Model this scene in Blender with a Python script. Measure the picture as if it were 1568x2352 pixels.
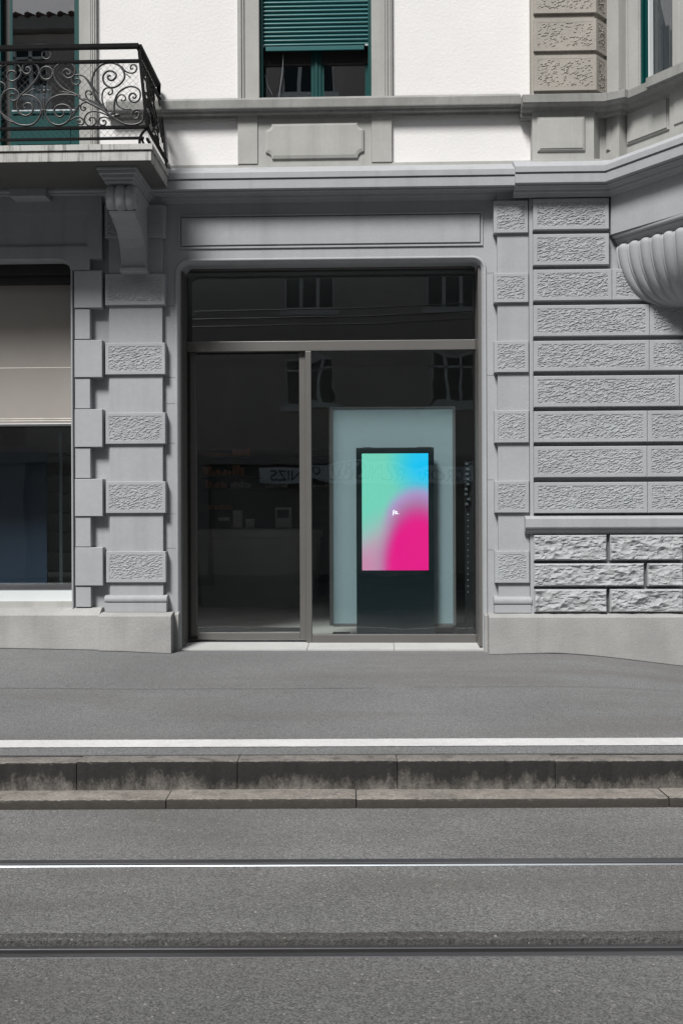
import bpy, math, random
import numpy as np
from mathutils import Vector, Matrix
from mathutils.geometry import tessellate_polygon
R = math.radians
random.seed(4)
for o in list(bpy.data.objects): bpy.data.objects.remove(o)
sc = bpy.context.scene
COL = sc.collection

# ------------------------------------------------------------------ camera
F, PX, PY = 2500.0, 784.0, 1200.0          # focal length and principal point on a 1568 x 2352 grid
CAM = Vector((0, -10.0, 1.592)); YAW = R(1.8); ROLL = 0.0037
FW = Vector((-math.sin(YAW), math.cos(YAW), 0)); RT = Vector((math.cos(YAW), math.sin(YAW), 0)); UP = Vector((0, 0, 1))
cx_ = RT*math.cos(ROLL) - UP*math.sin(ROLL); cy_ = RT*math.sin(ROLL) + UP*math.cos(ROLL)
cd = bpy.data.cameras.new('camera'); cam = bpy.data.objects.new('camera', cd); COL.objects.link(cam)
m = Matrix.Identity(4)
for i in range(3): m[i][0] = cx_[i]; m[i][1] = cy_[i]; m[i][2] = -FW[i]; m[i][3] = CAM[i]
cam.matrix_world = m
cd.sensor_fit = 'VERTICAL'; cd.sensor_height = 36.0; cd.lens = F/2352*36.0
cd.shift_x = 0; cd.shift_y = (PY-1176)/2352.0
cd.clip_start = 0.05; cd.clip_end = 500
sc.camera = cam
sc.render.resolution_x = 682; sc.render.resolution_y = 1024

# ------------------------------------------------------------------ sky, sun, exposure
SUN_DIR = Vector((0.45, 1.0, -1.32)).normalized()      # the way the light travels
elev = math.asin(-SUN_DIR.z); azim = math.atan2(-SUN_DIR.x, -SUN_DIR.y)
w = bpy.data.worlds.new('World'); sc.world = w; w.use_nodes = True
nt = w.node_tree; nt.nodes.clear()
sky = nt.nodes.new('ShaderNodeTexSky'); sky.sky_type = 'NISHITA'; sky.sun_disc = False
sky.sun_elevation = elev; sky.sun_rotation = azim; sky.dust_density = 3.0; sky.ozone_density = 0.6
hs = nt.nodes.new('ShaderNodeHueSaturation'); hs.inputs['Saturation'].default_value = 0.50
bg = nt.nodes.new('ShaderNodeBackground'); bg.inputs['Strength'].default_value = 0.060
wo = nt.nodes.new('ShaderNodeOutputWorld')
nt.links.new(sky.outputs[0], hs.inputs['Color']); nt.links.new(hs.outputs[0], bg.inputs['Color']); nt.links.new(bg.outputs[0], wo.inputs['Surface'])
sd = bpy.data.lights.new('sun', 'SUN'); sd.energy = 4.85; sd.angle = R(15); sd.color = (1.0, 0.985, 0.96)
so = bpy.data.objects.new('sun', sd); COL.objects.link(so)
so.rotation_euler = SUN_DIR.to_track_quat('-Z', 'Y').to_euler(); so.location = (-6, -12, 20)
sc.view_settings.view_transform = 'Standard'; sc.view_settings.look = 'None'
sc.view_settings.exposure = 0.0; sc.view_settings.gamma = 1.0
EXPO = sc.view_settings.exposure

# ------------------------------------------------------------------ helpers: measuring
def W(px, py, y):
    """point of the plane at depth y that the photograph shows at px, py -> (x, z)"""
    u = (px-PX)/F; v = (PY-py)/F
    d = cx_*u + cy_*v + FW
    t = (y-CAM.y)/d.y
    return (d.x*t, CAM.z+d.z*t)
def fx(px, y, py=1000): return W(px, py, y)[0]
def fz(px, py, y): return W(px, py, y)[1]
def S(h, d, z=0.0):
    """street coordinates: h along the kerb, d metres out from the camera's foot"""
    p = CAM + RT*h + FW*d
    return (p.x, p.y, z)

def s2l(c): return tuple(((v/255)/12.92 if v/255 <= .04045 else ((v/255+.055)/1.055)**2.4) for v in c)

# ------------------------------------------------------------------ helpers: objects
def tag(o, label=None, cat=None, group=None, kind=None):
    if label: o['label'] = label
    if cat: o['category'] = cat
    if group: o['group'] = group
    if kind: o['kind'] = kind
    return o
def empty(name, loc, label, cat, group=None):
    o = bpy.data.objects.new(name, None); COL.objects.link(o); o.location = loc; o.empty_display_size = .2
    tag(o, label, cat, group); bpy.context.view_layer.update(); return o
def copy_tree(o, parent=None, shift=(0, 0, 0)):
    c = o.copy(); COL.objects.link(c)
    if parent is not None: c.parent = parent
    else: c.location = Vector(o.location)+Vector(shift)
    for ch in list(o.children): copy_tree(ch, c)
    return c
def sm3(a, b, x):
    t = np.clip((x-a)/(b-a), 0, 1); return t*t*(3-2*t)

class MB:
    def __init__(s): s.v = []; s.f = []; s.smooth = []
    def add(s, vs, fs, smooth=False):
        n = len(s.v); s.v += [tuple(p) for p in vs]
        for f in fs: s.f.append(tuple(i+n for i in f)); s.smooth.append(smooth)
        return s
    def box(s, x0, x1, y0, y1, z0, z1, ch=0.0):
        if x1 < x0: x0, x1 = x1, x0
        if y1 < y0: y0, y1 = y1, y0
        if z1 < z0: z0, z1 = z1, z0
        if ch > 0:                                  # chamfer round the front (-y) face
            c = ch
            a = [(x0, y0+c, z0), (x1, y0+c, z0), (x1, y0+c, z1), (x0, y0+c, z1)]
            b = [(x0+c, y0, z0+c), (x1-c, y0, z0+c), (x1-c, y0, z1-c), (x0+c, y0, z1-c)]
            k = [(x0, y1, z0), (x1, y1, z0), (x1, y1, z1), (x0, y1, z1)]
            fs = [(4, 5, 6, 7), (8, 11, 10, 9)]
            for i in range(4):
                j = (i+1) % 4
                fs += [(i, j, j+4, i+4), (i+8, j+8, j, i)]
            return s.add(a+b+k, fs)
        v = [(x, y, z) for z in (z0, z1) for (x, y) in ((x0, y0), (x1, y0), (x1, y1), (x0, y1))]
        return s.add(v, [(0, 3, 2, 1), (4, 5, 6, 7), (0, 1, 5, 4), (1, 2, 6, 5), (2, 3, 7, 6), (3, 0, 4, 7)])
    def prism(s, pts, y0, y1):
        """polygon in x,z (counter-clockwise seen from the street) pulled from y0 (front) to y1"""
        n = len(pts)
        tri = tessellate_polygon([[Vector((p[0], p[1], 0)) for p in pts]])
        v = [(p[0], y0, p[1]) for p in pts]+[(p[0], y1, p[1]) for p in pts]
        fs = []
        for t in tri:
            a, b, c = [pts[i] for i in t]
            cr = (b[0]-a[0])*(c[1]-a[1])-(b[1]-a[1])*(c[0]-a[0])
            t = tuple(t) if cr > 0 else (t[0], t[2], t[1])
            fs += [t, tuple(i+n for i in reversed(t))]
        for i in range(n):
            j = (i+1) % n; fs.append((i, i+n, j+n, j))
        return s.add(v, fs)
    def plan(s, pts, z0, z1):
        """polygon in x,y (counter-clockwise from above) pulled from z0 to z1"""
        n = len(pts)
        tri = tessellate_polygon([[Vector((p[0], p[1], 0)) for p in pts]])
        v = [(p[0], p[1], z0) for p in pts]+[(p[0], p[1], z1) for p in pts]
        fs = []
        for t in tri:
            a, b, c = [pts[i] for i in t]
            cr = (b[0]-a[0])*(c[1]-a[1])-(b[1]-a[1])*(c[0]-a[0])
            t = tuple(t) if cr > 0 else (t[0], t[2], t[1])
            fs += [tuple(i+n for i in t), tuple(reversed(t))]
        for i in range(n):
            j = (i+1) % n; fs.append((i, j, j+n, i+n))
        return s.add(v, fs)
    def sweep(s, path, prof, cap=True, smooth=False):
        """profile [(offset towards the street side, z)] along a plan path [(x,y)] running left to right"""
        n = len(path); norms = []
        for i in range(n-1):
            d = Vector((path[i+1][0]-path[i][0], path[i+1][1]-path[i][1])).normalized()
            norms.append(Vector((d.y, -d.x)))
        rows = []
        for i in range(n):
            if i == 0: mn = norms[0]
            elif i == n-1: mn = norms[-1]
            else:
                b = norms[i-1]+norms[i]; b.normalize(); mn = b/max(.2, b.dot(norms[i]))
            rows.append([(path[i][0]+mn.x*o, path[i][1]+mn.y*o, z) for (o, z) in prof])
        k = len(prof); v = [p for r in rows for p in r]; fs = []
        for i in range(n-1):
            for j in range(k-1):
                a = i*k+j; fs.append((a, a+1, a+k+1, a+k))
        s.add(v, fs, smooth)
        if cap:
            s.add(rows[0], [tuple(range(k))]); s.add(rows[-1], [tuple(reversed(range(k)))])
        return s
    def frame_sweep(s, path, prof, smooth=False):
        """profile [(offset inwards, y)] along an x,z path that runs up the left, over the top and down the right"""
        n = len(path); norms = []
        for i in range(n-1):
            d = Vector((path[i+1][0]-path[i][0], path[i+1][1]-path[i][1])).normalized()
            norms.append(Vector((d.y, -d.x)))
        rows = []
        for i in range(n):
            if i == 0: mn = norms[0]
            elif i == n-1: mn = norms[-1]
            else:
                b = norms[i-1]+norms[i]; b.normalize(); mn = b/max(.3, b.dot(norms[i]))
            rows.append([(path[i][0]+mn.x*o, y, path[i][1]+mn.y*o) for (o, y) in prof])
        k = len(prof); v = [p for r in rows for p in r]; fs = []
        for i in range(n-1):
            for j in range(k-1):
                a = i*k+j; fs.append((a, a+k, a+k+1, a+1))
        return s.add(v, fs, smooth)
    def tube(s, pts, r, n=6, close=False, flat=1.0):
        P = [Vector(p) for p in pts]; N = len(P); rows = []
        prev = None
        for i in range(N):
            if close: t = P[(i+1) % N]-P[i-1]
            else: t = P[min(i+1, N-1)]-P[max(i-1, 0)]
            if t.length < 1e-9: t = Vector((1, 0, 0))
            t.normalize()
            ref = Vector((0, 1, 0)) if abs(t.y) < .9 else Vector((1, 0, 0))
            a = t.cross(ref).normalized(); b = t.cross(a).normalized()
            rr = r[i] if isinstance(r, (list, tuple)) else r
            rows.append([P[i]+a*rr*math.cos(2*math.pi*k/n)+b*rr*flat*math.sin(2*math.pi*k/n) for k in range(n)])
        v = [p for q in rows for p in q]; fs = []
        M = N if close else N-1
        for i in range(M):
            i2 = (i+1) % N
            for k in range(n):
                k2 = (k+1) % n; fs.append((i*n+k, i*n+k2, i2*n+k2, i2*n+k))
        if not close: fs += [tuple(range(n))[::-1], tuple((N-1)*n+k for k in range(n))]
        return s.add(v, fs, True)
    def blob(s, c, r, nu=10, nv=6, f=None):
        v = []; fs = []
        for i in range(nv+1):
            ph = math.pi*i/nv
            for j in range(nu):
                th = 2*math.pi*j/nu
                v.append((c[0]+r[0]*math.sin(ph)*math.cos(th), c[1]+r[1]*math.sin(ph)*math.sin(th), c[2]+r[2]*math.cos(ph)))
        for i in range(nv):
            for j in range(nu):
                k = (j+1) % nu; fs.append((i*nu+j, (i+1)*nu+j, (i+1)*nu+k, i*nu+k))
        return s.add(v, fs, True)
    def build(s, name, mat, parent=None, bevel=0, **kw):
        me = bpy.data.meshes.new(name); me.from_pydata(s.v, [], s.f)
        if any(s.smooth): me.polygons.foreach_set('use_smooth', s.smooth)
        me.materials.append(mat); me.validate(); me.update()
        o = bpy.data.objects.new(name, me); COL.objects.link(o)
        if parent is not None:
            o.parent = parent; o.matrix_parent_inverse = parent.matrix_world.inverted()
        if bevel:
            b = o.modifiers.new('bevel', 'BEVEL'); b.width = bevel; b.segments = 2; b.limit_method = 'ANGLE'; b.angle_limit = R(40)
        tag(o, **kw) if kw else None
        bpy.context.view_layer.update()
        return o

def crom(pts, k=6, close=False):
    P = [Vector(p) for p in pts]; n = len(P); out = []
    rng = range(n) if close else range(n-1)
    for i in rng:
        if close: a, b, c, d = P[i-1], P[i], P[(i+1) % n], P[(i+2) % n]
        else: a, b, c, d = P[max(i-1, 0)], P[i], P[i+1], P[min(i+2, n-1)]
        for j in range(k):
            t = j/k
            out.append(0.5*((2*b)+(c-a)*t+(2*a-5*b+4*c-d)*t*t+(3*b-a-3*c+d)*t**3))
    if not close: out.append(P[-1])
    return out

# vectorised lattice noise -------------------------------------------------
_rs = np.random.RandomState(11); _T = _rs.rand(256, 256)
def vn(x, y):
    xi = np.floor(x).astype(int); yi = np.floor(y).astype(int); xf = x-xi; yf = y-yi
    u = xf*xf*(3-2*xf); v = yf*yf*(3-2*yf)
    a = _T[xi & 255, yi & 255]; b = _T[(xi+1) & 255, yi & 255]; c = _T[xi & 255, (yi+1) & 255]; d = _T[(xi+1) & 255, (yi+1) & 255]
    return (a*(1-u)+b*u)*(1-v)+(c*(1-u)+d*u)*v
def fbm(x, y, o=4):
    s = 0; a = .5
    for i in range(o): s = s+a*vn(x*2**i+17.3*i, y*2**i+9.1*i); a *= .5
    return s

def rough(mb, x0, x1, z0, z1, y, kind='peck', seed=0, tf=None):
    """a tooled or rock-faced stone face: a displaced grid standing in front of y; its rim stays at y"""
    w_, h_ = abs(x1-x0), abs(z1-z0)
    st = (.005, .0034) if kind == 'peck' else (.009, .007)
    nx = max(4, int(w_/st[0])); nz = max(4, int(h_/st[1]))
    X, Z = np.meshgrid(np.linspace(x0, x1, nx+1), np.linspace(z0, z1, nz+1))
    xs, zs = X+seed*3.7, Z+seed*5.3
    ex = np.minimum(X-x0, x1-X); ez = np.minimum(Z-z0, z1-Z); e = np.minimum(ex, ez)
    if kind == 'peck':
        sk = zs-.22*xs
        n = vn(xs*42+.5*vn(xs*15, zs*15), sk*122+.4*vn(xs*22, zs*9))*.58+vn(xs*92+9, sk*215)*.42
        m_ = .55+.7*vn(xs*7, zs*9)
        D = -(.0105*sm3(.49, .66, n)*m_)+.0036*(1-sm3(.25, .42, n))
        D = D*sm3(0, .008, e)-.0015*sm3(0, .004, e)
    else:
        rs = np.random.RandomState(int(seed*97) % 9999); D = np.zeros(X.shape)
        wx_ = X+.03*(fbm(xs*14, zs*18, 3)-.45); wz_ = Z+.024*(fbm(xs*13+5, zs*20, 3)-.45)
        for (dens, am, gr, cur) in ((150, .018, .30, 2.2), (700, .009, .40, 7.0)):
            N_ = int(w_*h_*dens)+8
            px_ = x0+rs.rand(N_)*w_; pz_ = z0+rs.rand(N_)*h_; ah = am*rs.rand(N_); gx = rs.uniform(-gr, gr, N_)*.7; gz = rs.uniform(-gr*.6, gr*1.2, N_)
            H_ = np.full(X.shape, 1.0)
            for q in range(N_):
                dx_ = wx_-px_[q]; dz_ = wz_-pz_[q]
                H_ = np.minimum(H_, ah[q]-gx[q]*dx_+gz[q]*dz_+(dx_*dx_*cur+dz_*dz_*cur*2.0)*1.3)
            D = D+H_
        pit = vn(xs*30+1.5*vn(xs*20, zs*30), zs*75)
        D = .010+D*.62-.009*sm3(.66, .82, pit)+.005*(fbm(xs*45, zs*60, 3)-.5)
        D = np.maximum(D, .002)*sm3(-.004, .013, e)
    Y = y-D
    V = np.stack([X, Y, Z], -1).reshape(-1, 3)
    if tf: V = tf(V)
    idx = np.arange((nx+1)*(nz+1)).reshape(nz+1, nx+1)
    Fq = np.stack([idx[:-1, :-1], idx[:-1, 1:], idx[1:, 1:], idx[1:, :-1]], -1).reshape(-1, 4)
    mb.add(V.tolist(), Fq.tolist(), False)

# ------------------------------------------------------------------ materials
def mat(name, col, rough_=.8, var=.08, vscale=3.0, bump=0.0, bscale=60.0, metal=0.0, streak=0.0, streak_scale=9.0, streak_col=(.05, .05, .045),
        speck=0.0, speck_scale=180., spec=.5, fine=0.0, fscale=30., coords='Object', rvar=0.0):
    m_ = bpy.data.materials.new(name); m_.use_nodes = True
    t = m_.node_tree; b = t.nodes['Principled BSDF']; L = t.links.new
    N = t.nodes.new
    tc = N('ShaderNodeTexCoord'); geo = N('ShaderNodeNewGeometry'); src = geo.outputs['Position']
    c3 = (*col, 1)
    def noise(sc_, det=5, rg=.55, sc3=None):
        n = N('ShaderNodeTexNoise'); n.inputs['Scale'].default_value = sc_; n.inputs['Detail'].default_value = det; n.inputs['Roughness'].default_value = rg
        if sc3:
            mp = N('ShaderNodeMapping'); mp.inputs['Scale'].default_value = sc3; L(src, mp.inputs['Vector']); L(mp.outputs[0], n.inputs['Vector'])
        else: L(src, n.inputs['Vector'])
        return n.outputs['Fac']
    def rng(fac, a, b_, c, d):
        r = N('ShaderNodeMapRange'); r.inputs[1].default_value = a; r.inputs[2].default_value = b_; r.inputs[3].default_value = c; r.inputs[4].default_value = d
        L(fac, r.inputs[0]); return r.outputs[0]
    def mul(a, bfac):
        x = N('ShaderNodeMix'); x.data_type = 'RGBA'; x.blend_type = 'MULTIPLY'; x.inputs[0].default_value = 1.0
        L(a, x.inputs[6]); L(bfac, x.inputs[7]); return x.outputs[2]
    rgb = N('ShaderNodeRGB'); rgb.outputs[0].default_value = c3; cur = rgb.outputs[0]
    if var: cur = mul(cur, rng(noise(vscale, 6, .6), .3, .7, 1-var, 1+var))
    if fine: cur = mul(cur, rng(noise(fscale, 4, .7), .25, .75, 1-fine, 1+fine))
    if streak:
        f = rng(noise(1.0, 5, .62, (streak_scale, streak_scale, streak_scale*.06)), .50, .72, 0, streak)
        x = N('ShaderNodeMix'); x.data_type = 'RGBA'; L(f, x.inputs[0]); L(cur, x.inputs[6]); x.inputs[7].default_value = (*streak_col, 1); cur = x.outputs[2]
    if speck:
        vo = N('ShaderNodeTexVoronoi'); vo.inputs['Scale'].default_value = speck_scale; L(src, vo.inputs['Vector'])
        cur = mul(cur, rng(vo.outputs['Color'], 0, 1, 1-speck, 1+speck))
    L(cur, b.inputs['Base Color'])
    b.inputs['Roughness'].default_value = rough_; b.inputs['Metallic'].default_value = metal; b.inputs['Specular IOR Level'].default_value = spec
    if rvar: L(rng(noise(vscale*2, 4), .3, .7, rough_-rvar, rough_+rvar), b.inputs['Roughness'])
    if bump:
        bp = N('ShaderNodeBump'); bp.inputs['Distance'].default_value = bump; bp.inputs['Strength'].default_value = 1
        L(noise(bscale, 4, .6), bp.inputs['Height']); L(bp.outputs[0], b.inputs['Normal'])
    return m_

M = {}
M['paint'] = mat('painted_stone', (.345, .358, .372), .75, .06, 1.3, .0016, 55, fine=.045, fscale=24, streak=.38, streak_scale=5.5, streak_col=(.245, .252, .258), spec=.3)
M['rustic'] = mat('painted_tooled_stone', (.350, .366, .380), .8, .06, 2.5, .0015, 90, fine=.05, fscale=40, spec=.25)
M['rock'] = mat('painted_rock_face', (.365, .378, .388), .8, .06, 3, .003, 60, fine=.07, fscale=30, spec=.25)
M['stone'] = mat('grey_sandstone', (.37, .372, .355), .85, .12, 1.8, .001, 70, streak=.38, streak_scale=7, streak_col=(.235, .235, .22), fine=.04, spec=.25)
M['sillstone'] = mat('weathered_sill_stone', (.25, .252, .245), .85, .16, 4, .0015, 70, streak=.5, streak_scale=16, streak_col=(.16, .16, .15), fine=.1, fscale=60, spec=.25)
M['brownstone'] = mat('brown_tooled_sandstone', (.335, .315, .285), .88, .10, 3, .002, 80, fine=.08, fscale=45, spec=.2)
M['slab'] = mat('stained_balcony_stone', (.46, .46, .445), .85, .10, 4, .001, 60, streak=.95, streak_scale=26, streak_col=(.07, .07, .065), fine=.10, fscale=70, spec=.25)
M['soffit'] = mat('shaded_soffit', (.11, .11, .107), .85, .12, 1.5, .001, 40, fine=.05)  # shade under the balcony slab put into a darker colour
M['stucco'] = mat('white_stucco', (.735, .725, .72), .9, .035, .9, .0030, 40, fine=.02, fscale=60, spec=.2)
M['plinth'] = mat('granite_plinth', (.325, .325, .32), .85, .13, 2.2, .003, 45, fine=.10, fscale=70, speck=.10, speck_scale=260, spec=.25, streak=.4, streak_scale=6, streak_col=(.23, .225, .215))
M['ledge'] = mat('pale_ledge_stone', (.39, .395, .39), .85, .08, 3, .001, 60, fine=.05, spec=.25)
M['frame'] = mat('bronze_anodised_metal', (.150, .145, .139), .42, .05, 2, 0, metal=.35, spec=.5)
M['darkmetal'] = mat('dark_metal', (.02, .02, .02), .5, .1, 3, metal=.2)
M['teal'] = mat('teal_paint', (.001, .046, .045), .42, .08, 5, spec=.22)
M['tealshut'] = mat('teal_shutter', (.010, .100, .104), .30, .10, 2, spec=.7)
M['iron'] = mat('wrought_iron', (.030, .031, .033), .40, .2, 14, .0008, 90, metal=.1, spec=.7)  # same iron, kept lighter for the light on the front scrolls
M['ironshade'] = mat('shaded_iron', (.006, .006, .0065), .75, .2, 14, .0006, 90, spec=.12)  # darker copy of the iron: shade on rails and side scrolls as colour
M['wire'] = mat('mesh_wire', (.09, .09, .088), .5, .1, 14, metal=.5)
M['blind'] = mat('beige_blind', (.30, .28, .258), .9, .05, 1.5, .0006, 200, streak=.15, streak_scale=5, streak_col=(.28, .25, .225))
M['white'] = mat('white_panel', (.60, .64, .65), .55, .03, 2)
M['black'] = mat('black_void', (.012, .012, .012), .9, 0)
M['room'] = mat('interior_wall', (.55, .54, .52), .9, .1, 1)
M['roomfloor'] = mat('interior_floor', (.62, .58, .53), .5, .15, 2, streak=.3, streak_scale=3, streak_col=(.2, .17, .15))
M['counter'] = mat('counter_laminate', (.78, .76, .74), .35, .03, 2)
M['kiosk'] = mat('kiosk_black', (.010, .020, .023), .22, 0, 2, spec=.6)
M['banner'] = mat('banner_fabric', (.385, .475, .50), .8, .03, 1.2)
M['navy'] = mat('navy_board', (.012, .028, .055), .6, .1, 2)
M['orange'] = mat('amber_carton', (.80, .32, .13), .7, .2, 8)
M['cream'] = mat('cream_carton', (.80, .76, .70), .7, .2, 8)
M['shelf'] = mat('shelf_board', (.06, .06, .06), .6, .1, 3)
M['paper'] = mat('paper', (.75, .75, .73), .8, .05, 9)
M['oppwall'] = mat('opposite_render', (.52, .48, .45), .9, .1, .4, streak=.2, streak_scale=1.5, streak_col=(.2, .18, .17))
M['oppstone'] = mat('opposite_stone', (.36, .35, .33), .9, .1, 1)
M['oppframe'] = mat('opposite_window_frame', (.75, .8, .8), .6, .03, 1)
M['tile'] = mat('roof_tile', (.10, .06, .045), .9, .2, 3)
M['joint'] = mat('joint_mortar', (.13, .13, .135), .9, .2, 20)  # dark mortar for the thin joint strips
M['line'] = mat('white_road_paint', (.56, .56, .56), .7, .08, 2.5, .0012, 120, fine=.16, fscale=80, streak=.35, streak_scale=14, streak_col=(.36, .36, .36))
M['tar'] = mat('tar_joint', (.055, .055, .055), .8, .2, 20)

def asphalt(name, col, warm, spk, big=1.0, patch=.10):
    m_ = mat(name, col, .88, patch, .7, 0, fine=.13, fscale=55, spec=.25)
    t = m_.node_tree; L = t.links.new; N = t.nodes.new; b = t.nodes['Principled BSDF']
    geo = [n for n in t.nodes if n.type == 'NEW_GEOMETRY'][0]
    cur = b.inputs['Base Color'].links[0].from_socket
    vo = N('ShaderNodeTexVoronoi'); vo.inputs['Scale'].default_value = 150/big; L(geo.outputs['Position'], vo.inputs['Vector'])
    sep = N('ShaderNodeSeparateColor'); L(vo.outputs['Color'], sep.inputs[0])
    r = N('ShaderNodeMapRange'); r.inputs[1].default_value = 0; r.inputs[2].default_value = 1; r.inputs[3].default_value = .60; r.inputs[4].default_value = 1.40; L(sep.outputs[0], r.inputs[0])
    x = N('ShaderNodeMix'); x.data_type = 'RGBA'; x.blend_type = 'MULTIPLY'; x.inputs[0].default_value = 1; L(cur, x.inputs[6]); L(r.outputs[0], x.inputs[7])
    bn = N('ShaderNodeTexNoise'); bn.inputs['Scale'].default_value = 1; bn.inputs['Detail'].default_value = 5; bm = N('ShaderNodeMapping'); bm.inputs['Scale'].default_value = (.5, 2.6, 1)
    L(geo.outputs['Position'], bm.inputs[0]); L(bm.outputs[0], bn.inputs['Vector'])
    br = N('ShaderNodeMapRange'); br.inputs[1].default_value = .48; br.inputs[2].default_value = .68; br.inputs[3].default_value = 0; br.inputs[4].default_value = .42; L(bn.outputs['Fac'], br.inputs[0])
    bx_ = N('ShaderNodeMix'); bx_.data_type = 'RGBA'; L(br.outputs[0], bx_.inputs[0]); L(x.outputs[2], bx_.inputs[6]); bx_.inputs[7].default_value = (col[0]*.74, col[1]*.69, col[2]*.62, 1); x = bx_
    # sparse bright stones
    vo2 = N('ShaderNodeTexVoronoi'); vo2.inputs['Scale'].default_value = 70/big; L(geo.outputs['Position'], vo2.inputs['Vector'])
    s2 = N('ShaderNodeSeparateColor'); L(vo2.outputs['Color'], s2.inputs[0])
    g = N('ShaderNodeMapRange'); g.inputs[1].default_value = .93; g.inputs[2].default_value = .99; g.inputs[3].default_value = 0; g.inputs[4].default_value = spk; L(s2.outputs[1], g.inputs[0])
    g2 = N('ShaderNodeMapRange'); g2.inputs[1].default_value = .42; g2.inputs[2].default_value = .25; g2.inputs[3].default_value = 0; g2.inputs[4].default_value = 1; L(vo2.outputs['Distance'], g2.inputs[0])
    mm = N('ShaderNodeMath'); mm.operation = 'MULTIPLY'; L(g.outputs[0], mm.inputs[0]); L(g2.outputs[0], mm.inputs[1])
    y = N('ShaderNodeMix'); y.data_type = 'RGBA'; L(mm.outputs[0], y.inputs[0]); L(x.outputs[2], y.inputs[6]); y.inputs[7].default_value = (*warm, 1)
    L(y.outputs[2], b.inputs['Base Color'])
    bp = N('ShaderNodeBump'); bp.inputs['Distance'].default_value = .0028*big; bp.inputs['Strength'].default_value = .8
    inv = N('ShaderNodeMath'); inv.operation = 'SUBTRACT'; inv.inputs[0].default_value = 1; L(vo.outputs['Distance'], inv.inputs[1]); L(inv.outputs[0], bp.inputs['Height']); L(bp.outputs[0], b.inputs['Normal'])
    return m_
M['pavement'] = asphalt('pavement_asphalt', (.155, .157, .159), (.34, .34, .34), .6, .8, .12)
M['road'] = asphalt('road_asphalt', (.158, .158, .157), (.40, .38, .35), .75, 1.05, .16)

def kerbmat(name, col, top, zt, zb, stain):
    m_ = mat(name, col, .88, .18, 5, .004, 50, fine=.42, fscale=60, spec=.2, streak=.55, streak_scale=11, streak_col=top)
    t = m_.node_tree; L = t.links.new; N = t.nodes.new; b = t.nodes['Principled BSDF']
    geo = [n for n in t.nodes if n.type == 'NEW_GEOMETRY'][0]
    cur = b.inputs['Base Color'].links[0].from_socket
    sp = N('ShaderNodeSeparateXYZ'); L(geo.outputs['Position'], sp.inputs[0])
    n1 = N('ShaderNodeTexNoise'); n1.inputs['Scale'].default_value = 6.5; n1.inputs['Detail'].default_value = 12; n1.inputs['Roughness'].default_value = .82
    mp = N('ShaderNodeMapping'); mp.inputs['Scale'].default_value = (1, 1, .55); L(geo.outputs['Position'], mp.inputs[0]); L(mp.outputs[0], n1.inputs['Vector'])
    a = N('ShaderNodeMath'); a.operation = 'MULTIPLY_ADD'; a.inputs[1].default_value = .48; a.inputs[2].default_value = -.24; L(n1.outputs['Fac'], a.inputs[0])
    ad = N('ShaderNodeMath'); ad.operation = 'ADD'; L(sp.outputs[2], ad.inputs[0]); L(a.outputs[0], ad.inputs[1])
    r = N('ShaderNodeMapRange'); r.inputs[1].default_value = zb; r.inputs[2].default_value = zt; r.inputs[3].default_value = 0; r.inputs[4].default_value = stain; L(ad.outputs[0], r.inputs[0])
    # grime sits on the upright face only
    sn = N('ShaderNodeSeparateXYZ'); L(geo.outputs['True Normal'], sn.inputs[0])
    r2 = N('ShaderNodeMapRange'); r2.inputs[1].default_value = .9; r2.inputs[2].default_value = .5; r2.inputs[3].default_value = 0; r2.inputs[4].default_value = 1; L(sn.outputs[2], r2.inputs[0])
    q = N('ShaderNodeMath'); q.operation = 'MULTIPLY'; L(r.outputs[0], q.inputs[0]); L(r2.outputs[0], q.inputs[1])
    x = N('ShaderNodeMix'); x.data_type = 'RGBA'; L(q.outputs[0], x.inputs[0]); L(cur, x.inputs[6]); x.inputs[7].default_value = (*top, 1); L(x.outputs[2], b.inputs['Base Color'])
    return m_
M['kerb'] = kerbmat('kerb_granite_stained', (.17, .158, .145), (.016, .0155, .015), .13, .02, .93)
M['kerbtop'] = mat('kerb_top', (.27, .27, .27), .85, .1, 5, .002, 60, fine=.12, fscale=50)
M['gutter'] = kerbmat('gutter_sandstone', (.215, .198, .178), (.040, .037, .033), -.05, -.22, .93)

def steel(name, col, ro):
    return mat(name, col, ro, .15, 1.5, .0004, 30, metal=.9)
M['steel'] = steel('polished_rail_steel', (.40, .44, .47), .40)
M['steeldull'] = steel('dull_rail_steel', (.20, .20, .21), .42)
M['rust'] = mat('groove_grime', (.075, .064, .05), .8, .2, 10)

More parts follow.
